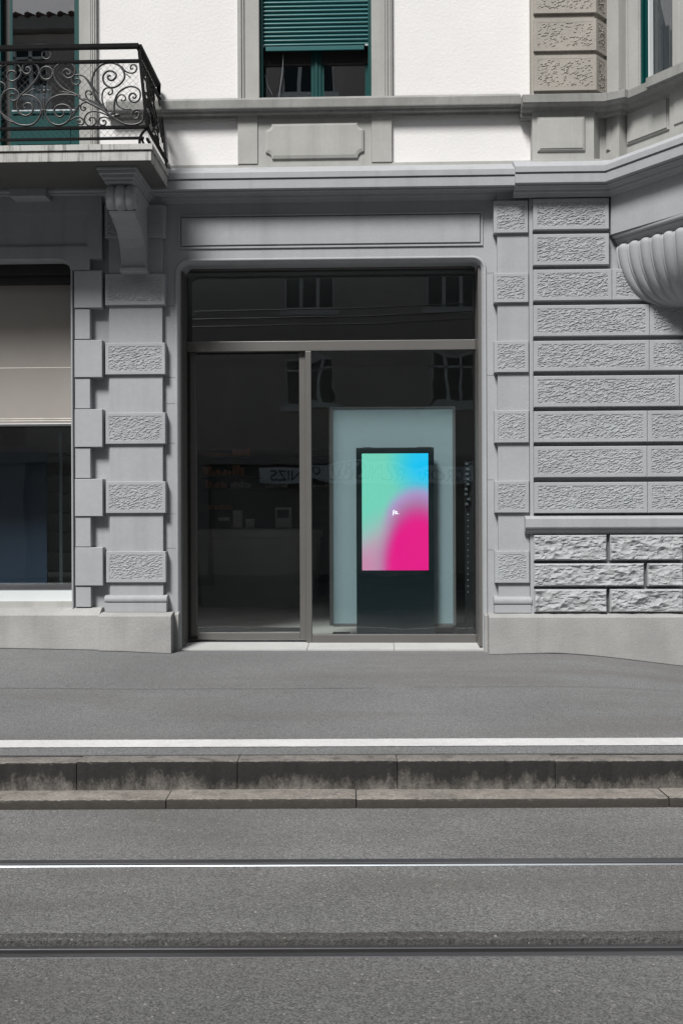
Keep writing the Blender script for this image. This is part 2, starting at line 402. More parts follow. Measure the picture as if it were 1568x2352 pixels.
def glass(name, tint, ior, wav=0.0, wscale=1.0, refl=(1, 1, 1)):
    m_ = bpy.data.materials.new(name); m_.use_nodes = True; t = m_.node_tree; t.nodes.clear(); N = t.nodes.new; L = t.links.new
    out = N('ShaderNodeOutputMaterial'); mx = N('ShaderNodeMixShader'); tr = N('ShaderNodeBsdfTransparent'); gl = N('ShaderNodeBsdfGlossy')
    f0 = ((ior-1)/(ior+1))**2; g_ = N('ShaderNodeNewGeometry'); dt = N('ShaderNodeVectorMath'); dt.operation = 'DOT_PRODUCT'
    L(g_.outputs['Incoming'], dt.inputs[0]); L(g_.outputs['True Normal'], dt.inputs[1])
    def mth(op, a, b_=None):
        q = N('ShaderNodeMath'); q.operation = op
        for k_, x_ in enumerate((a, b_)):
            if x_ is None: continue
            if isinstance(x_, (int, float)): q.inputs[k_].default_value = x_
            else: L(x_, q.inputs[k_])
        return q.outputs[0]
    om = mth('SUBTRACT', 1.0, mth('ABSOLUTE', dt.outputs['Value'])); om.node.use_clamp = True
    fr = mth('MULTIPLY_ADD', mth('POWER', om, 5.0), 1-f0); fr.node.inputs[2].default_value = f0
    tr.inputs['Color'].default_value = (*tint, 1); gl.inputs['Color'].default_value = (*refl, 1); gl.inputs['Roughness'].default_value = 0.008
    if wav:
        geo = N('ShaderNodeNewGeometry'); n = N('ShaderNodeTexNoise'); n.inputs['Scale'].default_value = wscale; n.inputs['Detail'].default_value = 1.5
        L(geo.outputs['Position'], n.inputs['Vector']); bp = N('ShaderNodeBump'); bp.inputs['Distance'].default_value = wav; bp.inputs['Strength'].default_value = 1
        L(n.outputs['Fac'], bp.inputs['Height']); L(bp.outputs[0], gl.inputs['Normal'])
    L(fr, mx.inputs[0]); L(tr.outputs[0], mx.inputs[1]); L(gl.outputs[0], mx.inputs[2]); L(mx.outputs[0], out.inputs['Surface'])
    return m_
M['shopglass'] = glass('shop_glass', (.91, .94, .945), 1.85, .0022, 1.1)
M['wavyglass'] = glass('wavy_shop_glass', (.86, .90, .905), 1.85, .0045, 1.5)
M['topglass'] = glass('transom_glass', (.60, .63, .65), 1.9, .0006, 1.2)
M['winglass'] = glass('window_glass', (.65, .68, .70), 2.9, .0008, 1.5)

# =================================================================== THE STREET
KZ = .217; PK = .0606
def pav_z(x, y):
    d = (Vector((x, y, 0))-Vector((CAM.x, CAM.y, 0))).dot(FW)
    z = KZ+(d-6.42)*PK+.0018
    t = min(1, max(0, (x-1.45)/1.9)); t = t*t*(3-2*t); q = min(1, max(0, (d-7.0)/2.2)); q = q*q*(3-2*q)
    z -= .155*t*q
    t2 = min(1, max(0, (-1.9-x)/1.5)); z += .026*t2*q
    q2 = min(1, max(0, (y+.9)/.9)); t3 = min(1, max(0, (x+2.3)/.5))*min(1, max(0, (1.6-x)/.5)); z -= .020*q2*t3
    z -= .004*q2
    return z
# pavement: a grid from the kerb to under the wall
mb = MB(); xs = np.linspace(-14, 14, 113); nrow = 26
vs = []
for i in range(nrow+1):
    for x in xs:
        h = x
        a = S(h, 6.42); b_ = (x, .28)
        t = i/nrow; p = (a[0]*(1-t)+b_[0]*t, a[1]*(1-t)+b_[1]*t)
        vs.append((p[0], p[1], pav_z(*p)))
nx = len(xs)
mb.add(vs, [(i*nx+j, i*nx+j+1, (i+1)*nx+j+1, (i+1)*nx+j) for i in range(nrow) for j in range(nx-1)], True)
mb.build('pavement', M['pavement'], kind='structure')
# joints in the pavement asphalt
def strip(name, h0, h1, d0, wd, lift, m_, wob=0.0, n=60):
    mb = MB(); v = []
    for i in range(n+1):
        h = h0+(h1-h0)*i/n; dd = d0+wob*(math.sin(h*2.1)+.6*math.sin(h*5.3+1))
        for k in (0, 1):
            p = S(h, dd+k*wd); v.append((p[0], p[1], pav_z(p[0], p[1])+lift))
    mb.add(v, [(2*i, 2*i+2, 2*i+3, 2*i+1) for i in range(n)])
    return mb.build(name, m_, kind='structure')
strip('pavement_joint', -3.2, .25, 8.26, .006, .004, M['tar'], .006)
strip('pavement_joint', .55, 3.6, 8.29, .005, .004, M['tar'], .006)
mb = MB(); v = []; rr_ = random.Random(2)
for i in range(1401):
    h = -14+.02*i
    for k in (0, 1):
        p = S(h, 6.605+.172*k+rr_.uniform(-1, 1)*.0022+.0015*math.sin(h*2.1)); v.append((p[0], p[1], pav_z(p[0], p[1])+.004))
mb.add(v, [(2*i, 2*i+2, 2*i+3, 2*i+1) for i in range(1400)]); mb.build('white_line', M['line'], kind='structure')
strip('kerb_joint', -14, 14, 6.424, .008, .0045, M['tar'], .002)
# kerb stones, upper course
def stones(name, joints, d0, d1, z0, z1, mt, rnd, seed, gap=.005):
    random.seed(seed); mb = MB()
    for a, b_ in zip(joints[:-1], joints[1:]):
        n = 70; prof = [(d1, z1), (d0+rnd*1.1, z1), (d0+rnd*.3, z1-rnd*.25), (d0, z1-rnd), (d0-.002, z0+.02), (d0, z0)]
        dz = random.uniform(-.003, .003); dd = random.uniform(-.004, .004); v = []
        for i in range(n+1):
            t = i/n; h = a+gap+(b_-a-2*gap)*t
            e = min(t, 1-t)*n; sh = .0035*max(0, 1-e/1.2)
            for k, (d, z) in enumerate(prof):
                jit = (random.choice((.3, .3, 1, 1.8))*random.uniform(-1, .5)*.0030 if k in (1, 2, 3) else 0)
                p = S(h, d+dd*.5+(sh if k >= 2 else 0)+jit, z+dz+(-sh*.6 if k < 3 else 0)+jit*.6)
                v.append(p)
        K = len(prof)
        mb.add(v, [(i*K+j, i*K+j+1, (i+1)*K+j+1, (i+1)*K+j) for i in range(n) for j in range(K-1)], True)
        mb.add(v[:K], [tuple(range(K))[::-1]]); mb.add(v[-K:], [tuple(range(K))])
    return mb.build(name, mt, kind='structure')
def hat(px, d): return (px-PX)/F*d
uj = [hat(p, 6.27) for p in (174, 543, 910, 1272)]; st_ = .918
uj = [uj[0]-st_*k for k in range(9, 0, -1)]+uj+[uj[-1]+st_*k for k in range(1, 10)]
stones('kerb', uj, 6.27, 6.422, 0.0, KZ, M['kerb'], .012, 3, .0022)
lj = [hat(p, 6.06) for p in (379, 815.5, 1533)]
lj = [lj[0]-1.3*k for k in range(7, 0, -1)]+lj+[lj[-1]+1.4*k for k in range(1, 7)]
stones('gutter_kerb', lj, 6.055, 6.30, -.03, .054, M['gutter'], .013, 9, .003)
# road asphalt either side of the two rails
def road_piece(name, d0, d1, z=0.0, h=60, m_=None, fray0=0, fray1=0, n=240):
    mb = MB(); v = []; random.seed(int(d0*100)+5)
    for i in range(n+1):
        hh = -h+2*h*i/n if h > 20 else -h+2*h*i/n
        v.append(S(hh, d0, z)); v.append(S(hh, d1, z))
    mb.add(v, [(2*i, 2*i+2, 2*i+3, 2*i+1) for i in range(n)])
    return mb.build(name, m_ or M['road'], kind='structure')
GX = math.tan(R(.09))
road_piece('road', 5.150, 6.20, h=60, n=4)
road_piece('road_between_rails', 4.135, 5.043, h=60, n=4)
road_piece('road_near_side', -9.0, 3.985, h=60, n=4)
tag(bpy.data.objects['road'], None)
# frayed asphalt lip beyond the near rail
mb = MB(); random.seed(8)
n = 700; v = []; hs_ = np.linspace(-4.5, 4.5, n+1)
f1 = vn(hs_*9+50, hs_*0+3.3); f2 = vn(hs_*60+20, hs_*0+1.7); f3 = vn(hs_*38, hs_*0+7.7)
for i, h in enumerate(hs_):
    far = 4.205+.012*f1[i]; near = 4.1145+.016*f1[i]*f3[i]+.010*f2[i]
    v += [S(h, far+.02*f2[i], .003), S(h, far-.03, .008+.012*f2[i]), S(h, near+.02, .012+.016*f3[i]*f2[i]), S(h, near+.004, .006+.008*f3[i]), S(h, near-.001, -.012)]
mb.add(v, [(i*5+j, i*5+j+1, (i+1)*5+j+1, (i+1)*5+j) for i in range(n) for j in range(4)], False)
M['fray'] = asphalt('broken_asphalt', (.092, .091, .089), (.32, .31, .29), .8, 1.0, .2)
mb.build('broken_asphalt_edge', M['fray'], kind='structure')
# tram rails: grooved rails running the length of the street
def rail(label, parts):
    base = empty('tram_rail', S(0, parts[0][1]), label, 'tram rail', 'grooved tram rails in the road')
    for nm, d0, d1, z0, z1, mt in parts:
        mb = MB(); h = 60
        a, b_, c, d = S(-h, d0), S(h, d0), S(h, d1), S(-h, d1)
        e = .004 if z1 > -.01 else 0
        ai, bi, ci, di = S(-h, d0+e), S(h, d0+e), S(h, d1-e), S(-h, d1-e)
        v = [(p[0], p[1], z0) for p in (a, b_, c, d)]+[(p[0], p[1], z1-e*.7) for p in (a, b_, c, d)]+[(p[0], p[1], z1) for p in (ai, bi, ci, di)]
        mb.add(v, [(0, 1, 5, 4), (1, 2, 6, 5), (2, 3, 7, 6), (3, 0, 4, 7), (4, 5, 9, 8), (5, 6, 10, 9), (6, 7, 11, 10), (7, 4, 8, 11), (8, 9, 10, 11)])
        mb.build(nm, mt, base)
    if 'far' in label:
        mb = MB(); v = []
        for h in (-60, 60):
            for (d, z) in ((5.0545, .0045), (5.053, .004), (5.050, .0012), (5.0485, -.001), (5.046, -.02)): v.append(S(h, d, z))
        mb.add(v, [(k, k+5, k+6, k+1) for k in range(4)]); mb.build('polished_edge', M['steel'], base)
    return base
rail('far tram rail with a thin brightly polished edge', [('rail_head', 5.086, 5.148, -.05, .002, M['steeldull']), ('groove', 5.066, 5.086, -.06, -.022, M['rust']), ('guard_lip', 5.054, 5.066, -.05, .004, M['steeldull'])])
rail('near tram rail with dull brown groove beside crumbling asphalt', [('guard_lip', 4.080, 4.113, -.05, -.004, M['steeldull']), ('groove', 4.030, 4.080, -.06, -.026, M['rust']), ('rail_head', 3.987, 4.030, -.05, .001, M['steeldull'])])

# =================================================================== THE BUILDING
B = empty('apartment_building', (0, 0, .3), 'grey rusticated stone apartment building with white plastered upper storey and a shop at street level', 'building')
YG = 0.0
zC = fz(800, 455, 0)                    # underside of the cornice at the wall
zU = fz(800, 380, 0)                    # where the upper wall starts
xo0, xo1 = fx(409, 0, 1000), fx(1112, 0, 1000)
zo1 = fz(760, 597, 0)
xw1 = fx(170.5, 0, 1000)                # right edge of the left shop window
zw1 = fz(85, 600, 0)
TH = .34
def arch(x0, x1, z0, z1, r, n=8):
    p = [(x0, z0)]
    for i in range(n+1): a = math.pi-(math.pi/2)*i/n; p.append((x0+r+r*math.cos(a), z1-r+r*math.sin(a)))
    for i in range(n+1): a = math.pi/2-(math.pi/2)*i/n; p.append((x1-r+r*math.cos(a), z1-r+r*math.sin(a)))
    p.append((x1, z0)); return p
XL = -9.0; XR = 9.0
xw0 = -5.6
mb = MB()
A1 = arch(xo0, xo1, .1, zo1, .105)
A0 = arch(xw0, xw1, .1, zw1, .12)
mb.box(XL, xw0, 0, TH, .05, zC+.3); mb.box(xw1, xo0, 0, TH, .05, zC+.3); mb.box(xo1, XR, 0, TH, .05, zC+.3)
def lintel(A, x0, x1, ztop):
    a = A[1:-1]
    return [(x0, ztop), (x0, a[0][1])]+a[1:-1]+[(x1, a[-1][1]), (x1, ztop)]
mb.prism(lintel(A1, xo0, xo1, zC+.3), 0, TH); mb.prism(lintel(A0, xw0, xw1, zC+.3), 0, TH)
mb.build('ground_floor_wall', M['paint'], B)
# bead and splay around the openings
for A, nm in ((A1, 'shopfront_moulding'), (A0, 'window_moulding')):
    mb = MB()
    prof = [(-.022, .0), (-.022, -.006), (-.016, -.013), (-.006, -.013), (.002, -.008), (.006, .004), (.012, .010), (.020, .028), (.022, .07)]
    if A is A0: prof = [(-.016, .0), (-.016, -.085), (-.008, -.093), (.0, -.088), (.006, -.07), (.012, .05), (.012, .33)]
    mb.frame_sweep(A, prof, True); mb.build(nm, M['paint'], B)

# --- left window jamb: alternating wide and narrow blocks
jr = [(621.3, 706.9, 1), (708.6, 779, 0), (780.8, 866.6, 1), (868.4, 938.4, 0), (939.8, 1026.9, 1), (1028.6, 1098.4, 0), (1100, 1186, 1), (1187.5, 1256, 0), (1257.4, 1345.3, 1), (1347, 1394.5, 0)]
xa = fx(172, -.1); xn = fx(208, -.085); xwb = fx(235.5, -.1)
for (a, b_, wide) in jr:
    yy = -.10 if wide else -.086
    mb = MB().box(xa, xwb if wide else xn, yy, .0, fz(205, b_, yy), fz(205, a, yy), .004)
    mb.build('jamb_block', M['paint'], B)
# the left shopfront's lintel with its sunken sign panel
mb = MB()
zt = zC+.2; zl = fz(205, 594, -.09); zs = fz(190, 620.5, -.09)
xtop = xw0-.2
def flush_panel(mb, X0, X1, Z0, Z1, x0, x1, z0, z1, yf, dp, bead=.012):
    """a slab face X0..X1,Z0..Z1 at yf with a sunk panel x0..x1,z0..z1, dp deep, and a small bead round it"""
    mb.box(X0, X1, yf, 0, z1, Z1); mb.box(X0, X1, yf, 0, Z0, z0); mb.box(X0, x0, yf, 0, z0, z1); mb.box(x1, X1, yf, 0, z0, z1)
    mb.box(x0, x1, yf+dp, 0, z0, z1)
    b = bead
    for k, (i0, i1, yy) in enumerate(((0, b, yf+dp*.35), (b, 2*b, yf+dp*.7))):
        mb.box(x0+i0, x1-i0, yy, yf+dp, z1-i1, z1-i0); mb.box(x0+i0, x1-i0, yy, yf+dp, z0+i0, z0+i1)
        mb.box(x0+i0, x0+i1, yy, yf+dp, z0+i1, z1-i1); mb.box(x1-i1, x1-i0, yy, yf+dp, z0+i1, z1-i1)
flush_panel(mb, xw0-.2, fx(234, -.09, 540), zw1+.012, zt, xw0+.2, fx(203, -.09, 530), fz(100, 567, -.09), fz(100, 488, -.09), -.09, .025)
A0t = A0[1:-1]
a = A0t
pts = [(a[0][0]+.0, zw1+.012), (a[0][0], a[0][1])]+a[1:-1]+[(a[-1][0], a[-1][1]), (a[-1][0], zs), (xn, zs), (xn, zl), (fx(234, -.09, 540), zl), (fx(234, -.09, 540), zw1+.012)]
mb.prism(pts, -.09, 0)
mb.build('sign_lintel', M['paint'], B)

# --- pilasters
def pilaster(name, sx0, sx1, bx0, bx1, rows, pxm, base, plx=None, side=1):
    ys, yb = -.06, -.088
    s0, s1 = fx(sx0, ys), fx(sx1, ys); b0, b1 = fx(bx0, yb), fx(bx1, yb)
    ztop = zC+.2; zbot = fz(pxm, base[0], ys)
    pil = MB().box(s0, s1, ys, 0, zbot, ztop).build(name, M['paint'], B, bevel=.003)
    # base: torus and die
    mb = MB(); t0, t1 = fz(pxm, base[1], -.10), fz(pxm, base[0]-3, -.10); d0 = fz(pxm, base[2], -.10)
    c0, c1 = fx(base[3], -.1), fx(base[4], -.1)
    prof = []
    for k in range(9):
        a = -math.pi/2+math.pi*k/8; prof.append((.092+.014*math.cos(a), (t0+t1)/2+(t1-t0)/2*math.sin(a)))
    prof.append((.06, t1+.012)); prof.append((0, t1+.016))
    mb.sweep([(c0, 0), (c1, 0)], [(0, t0)]+prof, smooth=False)
    mb.box(c0+.004, c1-.004, -.094, 0, d0, t0-.004)
    mb.build('pilaster_base', M['paint'], pil, bevel=.002)
    for i, (a, b_) in enumerate(rows):
        z0, z1 = fz(pxm, b_, yb), fz(pxm, a, yb)
        rim = .030; c = .004
        mb = MB()
        mb.box(b0, b1, yb+c, 0, z0, z1)
        # drafted margin round the tooled field
        o4 = [(b0, z0), (b1, z0), (b1, z1), (b0, z1)]
        q4 = [(b0+c, z0+c), (b1-c, z0+c), (b1-c, z1-c), (b0+c, z1-c)]; i4 = [(b0+rim, z0+rim), (b1-rim, z0+rim), (b1-rim, z1-rim), (b0+rim, z1-rim)]
        v = [(x, yb+c, z) for x, z in o4]+[(x, yb, z) for x, z in q4]+[(x, yb, z) for x, z in i4]
        mb.add(v, [(k, (k+1) % 4, (k+1) % 4+4, k+4) for k in range(4)]+[(k+4, (k+1) % 4+4, (k+1) % 4+8, k+8) for k in range(4)])
        rough(mb, b0+rim, b1-rim, z0+rim, z1-rim, yb-.0004, 'peck', i+len(name)*side)
        mb.build('tooled_block', M['rustic'], pil)
    return pil
rowsL = [(470.5, 545), (628.7, 700.4), (787.5, 860), (947.8, 1019.5), (1106, 1178.6), (1266.5, 1338)]
pilaster('pilaster', 252, 374, 243, 380, rowsL, 312, (1374, 1383.5, 1406, 238.8, 381.7))
rowsR = [(460, 534.7), (627, 694.5), (783, 855), (942.8, 1016.7), (1104.7, 1177.7), (1265.4, 1339)]
pilaster('pilaster', 1143, 1214.5, 1135, 1214, rowsR, 1175, (1377, 1388.5, 1408, 1133, 1219), side=5)
mb = MB()
for (a, b_, py) in ((383, 407, 703), (383, 407, 867), (383, 407, 927), (383, 407, 1018), (383, 407, 1180), (383, 407, 1259), (1115, 1134, 627), (1115, 1134, 1102), (1115, 1134, 1263), (1115, 1134, 862)):
    mb.box(fx(a, 0, py), fx(b_, 0, py), -.0012, .01, fz(a, py+.5, 0), fz(a, py-.4, 0))
mb.build('mortar_joint', M['joint'], B); bpy.data.objects['mortar_joint']['kind'] = 'stuff'
# --- sign panel over the shopfront
mb = MB()
sx0, sx1 = fx(410.5, -.012, 530), fx(1108, -.012, 530); sz0, sz1 = fz(760, 567.5, -.012), fz(760, 490, -.012)
bw = .016
mb.box(sx0, sx1, -.014, .0, sz1-bw, sz1); mb.box(sx0, sx1, -.014, .0, sz0, sz0+bw); mb.box(sx0, sx0+bw, -.014, 0, sz0+bw, sz1-bw); mb.box(sx1-bw, sx1, -.014, 0, sz0+bw, sz1-bw)
mb.box(sx0+bw+.010, sx1-bw-.010, -.022, 0, sz0+bw+.010, sz1-bw-.010, .005)
mb.build('sign_panel', M['paint'], B)

# --- right wall of channelled courses
yr, yb = -.085, -.115
xr0 = fx(1216, yr); xb0 = fx(1225.5, yb)
Cb = (2.128, -.11)                                   # where the bay leaves the wall
ca, sa = math.cos(R(55)), math.sin(R(55))
xe = fx(1566, yb)
mb = MB(); mb.box(xr0, xb0-.002, yr, 0, .05, zC+.2); mb.box(xb0-.002, XR, -.040, 0, .05, zC+.2); mb.build('channelled_wall', M['paint'], B)
courses = [((455, 527), [(1225.5, 1400)]), ((537, 608.6), [(1225.5, 1400)]), ((618.4, 690), [(1225.5, 1406), (1406, 1590)]),
           ((700.5, 772), [(1225.5, 1492), (1492, 1640)]), ((782.4, 852.4), [(1225.5, 1491), (1491, 1640)]), ((863, 934.6), [(1225.5, 1560), (1560, 1700)]),
           ((944.3, 1015.8), [(1225.5, 1486), (1486, 1640)]), ((1025, 1096.5), [(1225.5, 1485), (1485, 1640)]), ((1107.7, 1178.6), [(1225.5, 1486), (1486, 1640)])]
def panel_block(name, b0, b1, z0, z1, yb, ydeep, kind, seed, rim=.030, m_=None, parent=None, ml=None, mr=None):
    mb = MB(); c = .005; ml = rim if ml is None else ml; mr = rim if mr is None else mr
    mb.box(b0, b1, yb+c, ydeep, z0, z1)
    o4 = [(b0, z0), (b1, z0), (b1, z1), (b0, z1)]; q4 = [(b0+c, z0+c), (b1-c, z0+c), (b1-c, z1-c), (b0+c, z1-c)]
    i4 = [(b0+ml, z0+rim), (b1-mr, z0+rim), (b1-mr, z1-rim), (b0+ml, z1-rim)]
    v = [(x, yb+c, z) for x, z in o4]+[(x, yb, z) for x, z in q4]+[(x, yb, z) for x, z in i4]
    mb.add(v, [(k, (k+1) % 4, (k+1) % 4+4, k+4) for k in range(4)]+[(k+4, (k+1) % 4+4, (k+1) % 4+8, k+8) for k in range(4)])
    rough(mb, b0+ml, b1-mr, z0+rim, z1-rim, yb-.0004, kind, seed)
    return mb.build(name, m_ or M['rustic'], parent or B)
k = 0
for (a, b_), segs in courses:
    z0, z1 = fz(1310, b_, yb), fz(1310, a, yb)
    for (p0, p1) in segs:
        k += 1
        panel_block('tooled_block', fx(p0, yb)+(0 if p0 < 1300 else .0015), fx(p1, yb)-.0015, z0, z1, yb, -.039, 'peck', 20+k*1.37, rim=.031, ml=.036, mr=.036)
# more of the same wall beyond the frame
mb = MB()
for (a, b_), segs in courses[3:]:
    mb.box(fx(segs[-1][1], yb)+.004, XR, yb, -.039, fz(1310, b_, yb), fz(1310, a, yb), .005)
mb.build('outer_courses', M['paint'], B)
# --- string course over the rock-faced base
mb = MB()
xs0 = fx(1203, yr)
z_ = lambda py: fz(1380, py, -.16)
prof = [(0, z_(1226)), (.012, z_(1226)), (.022, z_(1222)), (.040, z_(1218)), (.044, z_(1214)), (.072, z_(1213)), (.078, z_(1210)), (.078, z_(1191)), (.060, z_(1188)), (0, z_(1184))]
mb.sweep([(xs0, yr), (XR, yr)], prof); mb.box(xb0-.001, XR, yr, -.039, z_(1226), z_(1184)); mb.box(xs0, xr0, yr, -.0605, z_(1226), z_(1184))
mb.build('string_course', M['paint'], B, bevel=.002)
rows = [((1228.5, 1287), [(1224.5, 1390.7), (1399, 1566), (1574, 1760)]), ((1294, 1346.6), [(1224.5, 1476.5), (1484.5, 1566), (1574, 1830)]), ((1353, 1406), [(1224.5, 1390.7), (1398, 1566), (1574, 1760)])]
k = 0
for (a, b_), segs in rows:
    for (p0, p1) in segs:
        k += 1; mb = MB(); yk = -.112; x0, x1 = fx(p0, yk), fx(p1, yk); z0, z1 = fz(1390, b_, yk), fz(1390, a, yk)
        mb.box(x0, x1, yk, -.039, z0, z1)
        rough(mb, x0+.001, x1-.001, z0+.001, z1-.001, yk-.001, 'rock', 3+k*2.71)
        mb.build('rock_faced_block', M['rock'], B)

# --- plinths, each with a weathered top slope
def plinth(name, x0, x1, yf, ztop_back, ztop_front, zbot, yback=0.0, m_=None):
    mb = MB()
    prof = [(0, zbot), (-yf, zbot), (-yf, ztop_front), (-yf-.006, ztop_front+.006), (-yback, ztop_back), (0, ztop_back)]
    mb.sweep([(x0, 0), (x1, 0)], prof)
    return mb.build(name, m_ or M['plinth'], B)
p1x = fx(226.5, -.18)
plinth('plinth', XL, p1x-.002, -.17, fz(100, 1396.5, -.10), fz(100, 1414, -.17), .05, -.07)
plinth('pilaster_plinth', p1x, fx(391, -.21), -.21, fz(310, 1406.5, -.1), fz(310, 1416, -.21), .05, -.09)
plinth('plinth', fx(391, -.21)+.001, fx(408.5, -.06), -.06, fz(400, 1405, 0), fz(400, 1412, -.06), .05, 0)
plinth('plinth', fx(1110.5, -.06), fx(1121, -.2)-.001, -.07, fz(1112, 1409, 0), fz(1112, 1414, -.06), .05, 0)
plinth('plinth', fx(1121, -.2), XR, -.20, fz(1300, 1409.5, -.11), fz(1300, 1418.5, -.20), .02, -.10)
# thin dark line where the plinths meet the asphalt
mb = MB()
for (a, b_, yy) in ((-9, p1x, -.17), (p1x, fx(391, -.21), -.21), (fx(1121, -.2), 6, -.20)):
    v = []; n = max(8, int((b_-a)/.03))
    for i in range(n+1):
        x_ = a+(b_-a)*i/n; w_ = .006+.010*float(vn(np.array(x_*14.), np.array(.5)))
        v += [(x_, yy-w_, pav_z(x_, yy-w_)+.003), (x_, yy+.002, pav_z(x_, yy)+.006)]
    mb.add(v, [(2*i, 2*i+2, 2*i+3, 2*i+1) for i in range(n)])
mb.build('plinth_base_line', M['tar'], kind='structure')
# threshold of the shop
zth = .445
mb = MB()
tx = [xo0-.0, fx(705, 0, 1490), fx(905, 0, 1490), xo1]
for a, b_ in zip(tx[:-1], tx[1:]):
    a += .0015; b_ -= .0015
    mb.add([(a, -.005, .2), (b_, -.005, .2), (b_, .70, .2), (a, .70, .2), (a, -.005, .428), (b_, -.005, .428), (b_, .30, .452), (a, .30, .452), (a, .70, .452), (b_, .70, .452)],
           [(0, 3, 2, 1), (0, 1, 5, 4), (4, 5, 6, 7), (7, 6, 9, 8), (0, 4, 7, 8, 3), (1, 2, 9, 6, 5), (2, 3, 8, 9)])
mb.build('threshold', M['ledge'], B, bevel=.004)
# left window sill: frame bar, pale panel, grey band, ledge
mb = MB(); x1 = fx(172.5, .05)
mb.box(xw0, x1, .05, .30, fz(80, 1381, .05), fz(80, 1353, .05)); mb.build('sill_panel', M['white'], B)
mb = MB(); mb.box(xw0, x1, .04, .30, fz(80, 1352.8, .04), fz(80, 1345, .04)); mb.build('sill_bar', M['steeldull'], B)
mb = MB(); mb.box(xw0, fx(208, -.02), -.02, .30, fz(80, 1397, -.02), fz(80, 1381.5, -.02)); mb.build('sill_band', M['stone'], B)

# --- main cornice between the storeys
def prof_cornice(off, px, dy=0.0):
    Z = lambda py, o: fz(px, py, -o)
    o = off
    return [(.0, Z(463+dy, .02)), (.018, Z(462+dy, .02)), (.03, Z(455+dy, .03)), (.045, Z(452+dy, .045)), (.05, Z(447+dy, .05)), (.085, Z(444+dy, .085)),
            (.10, Z(438+dy, .10)), (.10, Z(435.5+dy, .10)), (o-.07, Z(434+dy, o)), (o-.05, Z(434+dy, o)), (o-.05, Z(430.5+dy, o)), (o-.012, Z(429+dy, o)), (o-.012, Z(409.5+dy, o)),
            (o-.020, Z(408+dy, o)), (o-.020, Z(406.3+dy, o)), (o, Z(405.5+dy, o)), (o, Z(393+dy, o)), (o-.01, Z(391+dy, o)), (.0, Z(381+dy, 0)), (-.03, Z(380+dy, 0))]
xbal = -1.86
xcs = fx(1182, -.26, 410)
mb = MB(); mb.sweep([(XL, 0), (xcs, 0)], prof_cornice(.24, 784)); mb.build('cornice', M['paint'], B)
PA = Cb; PB = (Cb[0]+1.25*ca, Cb[1]-1.25*sa); PC = (PB[0]+1.3, PB[1])
pr = [(o*0+(oo), z) for (oo, z) in [(o, z) for (o, z) in prof_cornice(.17, 1290, -3.0)] for o in (oo,)]
mb = MB(); mb.sweep([(xcs, Cb[1]), PA, PB, PC], pr); mb.build('bay_cornice', M['paint'], B)
# --- bay: plain frieze, its lower moulding, and the gadrooned corbel
zb0 = fz(1409, 537, -.13)
mb = MB().plan([(Cb[0], 0.02), (Cb[0], Cb[1]), PB, PC, (PC[0], .02)], zb0, zC+.25)
bay = mb.build('bay_corbel', M['paint'], B)
mb = MB(); h_ = zb0
prof = [(-.10, h_-.115), (-.085, h_-.115), (-.085, h_-.10), (-.062, h_-.095), (-.05, h_-.075), (-.030, h_-.055), (-.020, h_-.05), (-.020, h_-.038), (.006, h_-.028), (.010, h_-.018), (.010, h_-.002), (0, h_+.004)]
mb.sweep([(Cb[0]+.02, Cb[1]+.02), PB, PC], prof)
mb.plan([(Cb[0]+.15, -.0), (Cb[0]+.155, -.15), (PB[0]+.05, PB[1]+.11), (PC[0], PC[1]+.11), (PC[0], 0)], h_-.114, h_+.002)
mb.build('corbel_moulding', M['paint'], bay)
mb = MB()
zr = fz(1413, 566, -.11); zb_ = fz(1556, 694, -.35)
rim = []; Sr0 = (fx(1411, -.11, 570), -.105); LB = 1.22; lobw = .128
def rimpt(s_):
    if s_ < LB: return (Sr0[0]+ca*s_+.0, Sr0[1]-sa*s_, 2.74+.32*s_/LB)
    x_ = Sr0[0]+ca*LB+(s_-LB); return (x_, Sr0[1]-sa*LB, max(3.06, x_+.05))
ns, np_ = 420, 46; ST = lobw*18; v = []
for i in range(np_+1):
    t = i/np_; ph = t*math.pi/2
    for j in range(ns+1):
        s_ = ST*j/ns; X_, Y_, BX = rimpt(s_); g = math.cos(ph)**.70
        f = (s_/lobw) % 1.0; e = min(f, 1-f)
        if e < .10: lob = .55*math.sqrt(max(0, 1-((e-.0)/.075)**2)) if e < .075 else 0
        else: u_ = (f-.10)/.80; lob = math.sqrt(max(0, 1-(2*u_-1)**2))
        amp = .040*(.25+.75*math.cos(ph))
        k_ = max(0, 1-t*16); inn = .03*(1-math.sqrt(max(0, 1-k_*k_)))
        nx_, ny_ = (-sa, -ca) if s_ < LB else (0, -1)
        px_ = BX+(X_-BX)*g; py_ = -.105+(Y_+.105)*g
        o_ = amp*(lob-1)*.9-inn
        z = zr-(zr-zb_)*math.sin(ph)**1.1+.016*lob*max(0, 1-t*5)
        v.append((px_+nx_*o_, min(-.09, py_+ny_*o_), z))
mb.add(v, [(i*(ns+1)+j, (i+1)*(ns+1)+j, (i+1)*(ns+1)+j+1, i*(ns+1)+j+1) for i in range(np_) for j in range(ns)], True)
mb.build('gadrooned_bowl', M['paint'], bay)

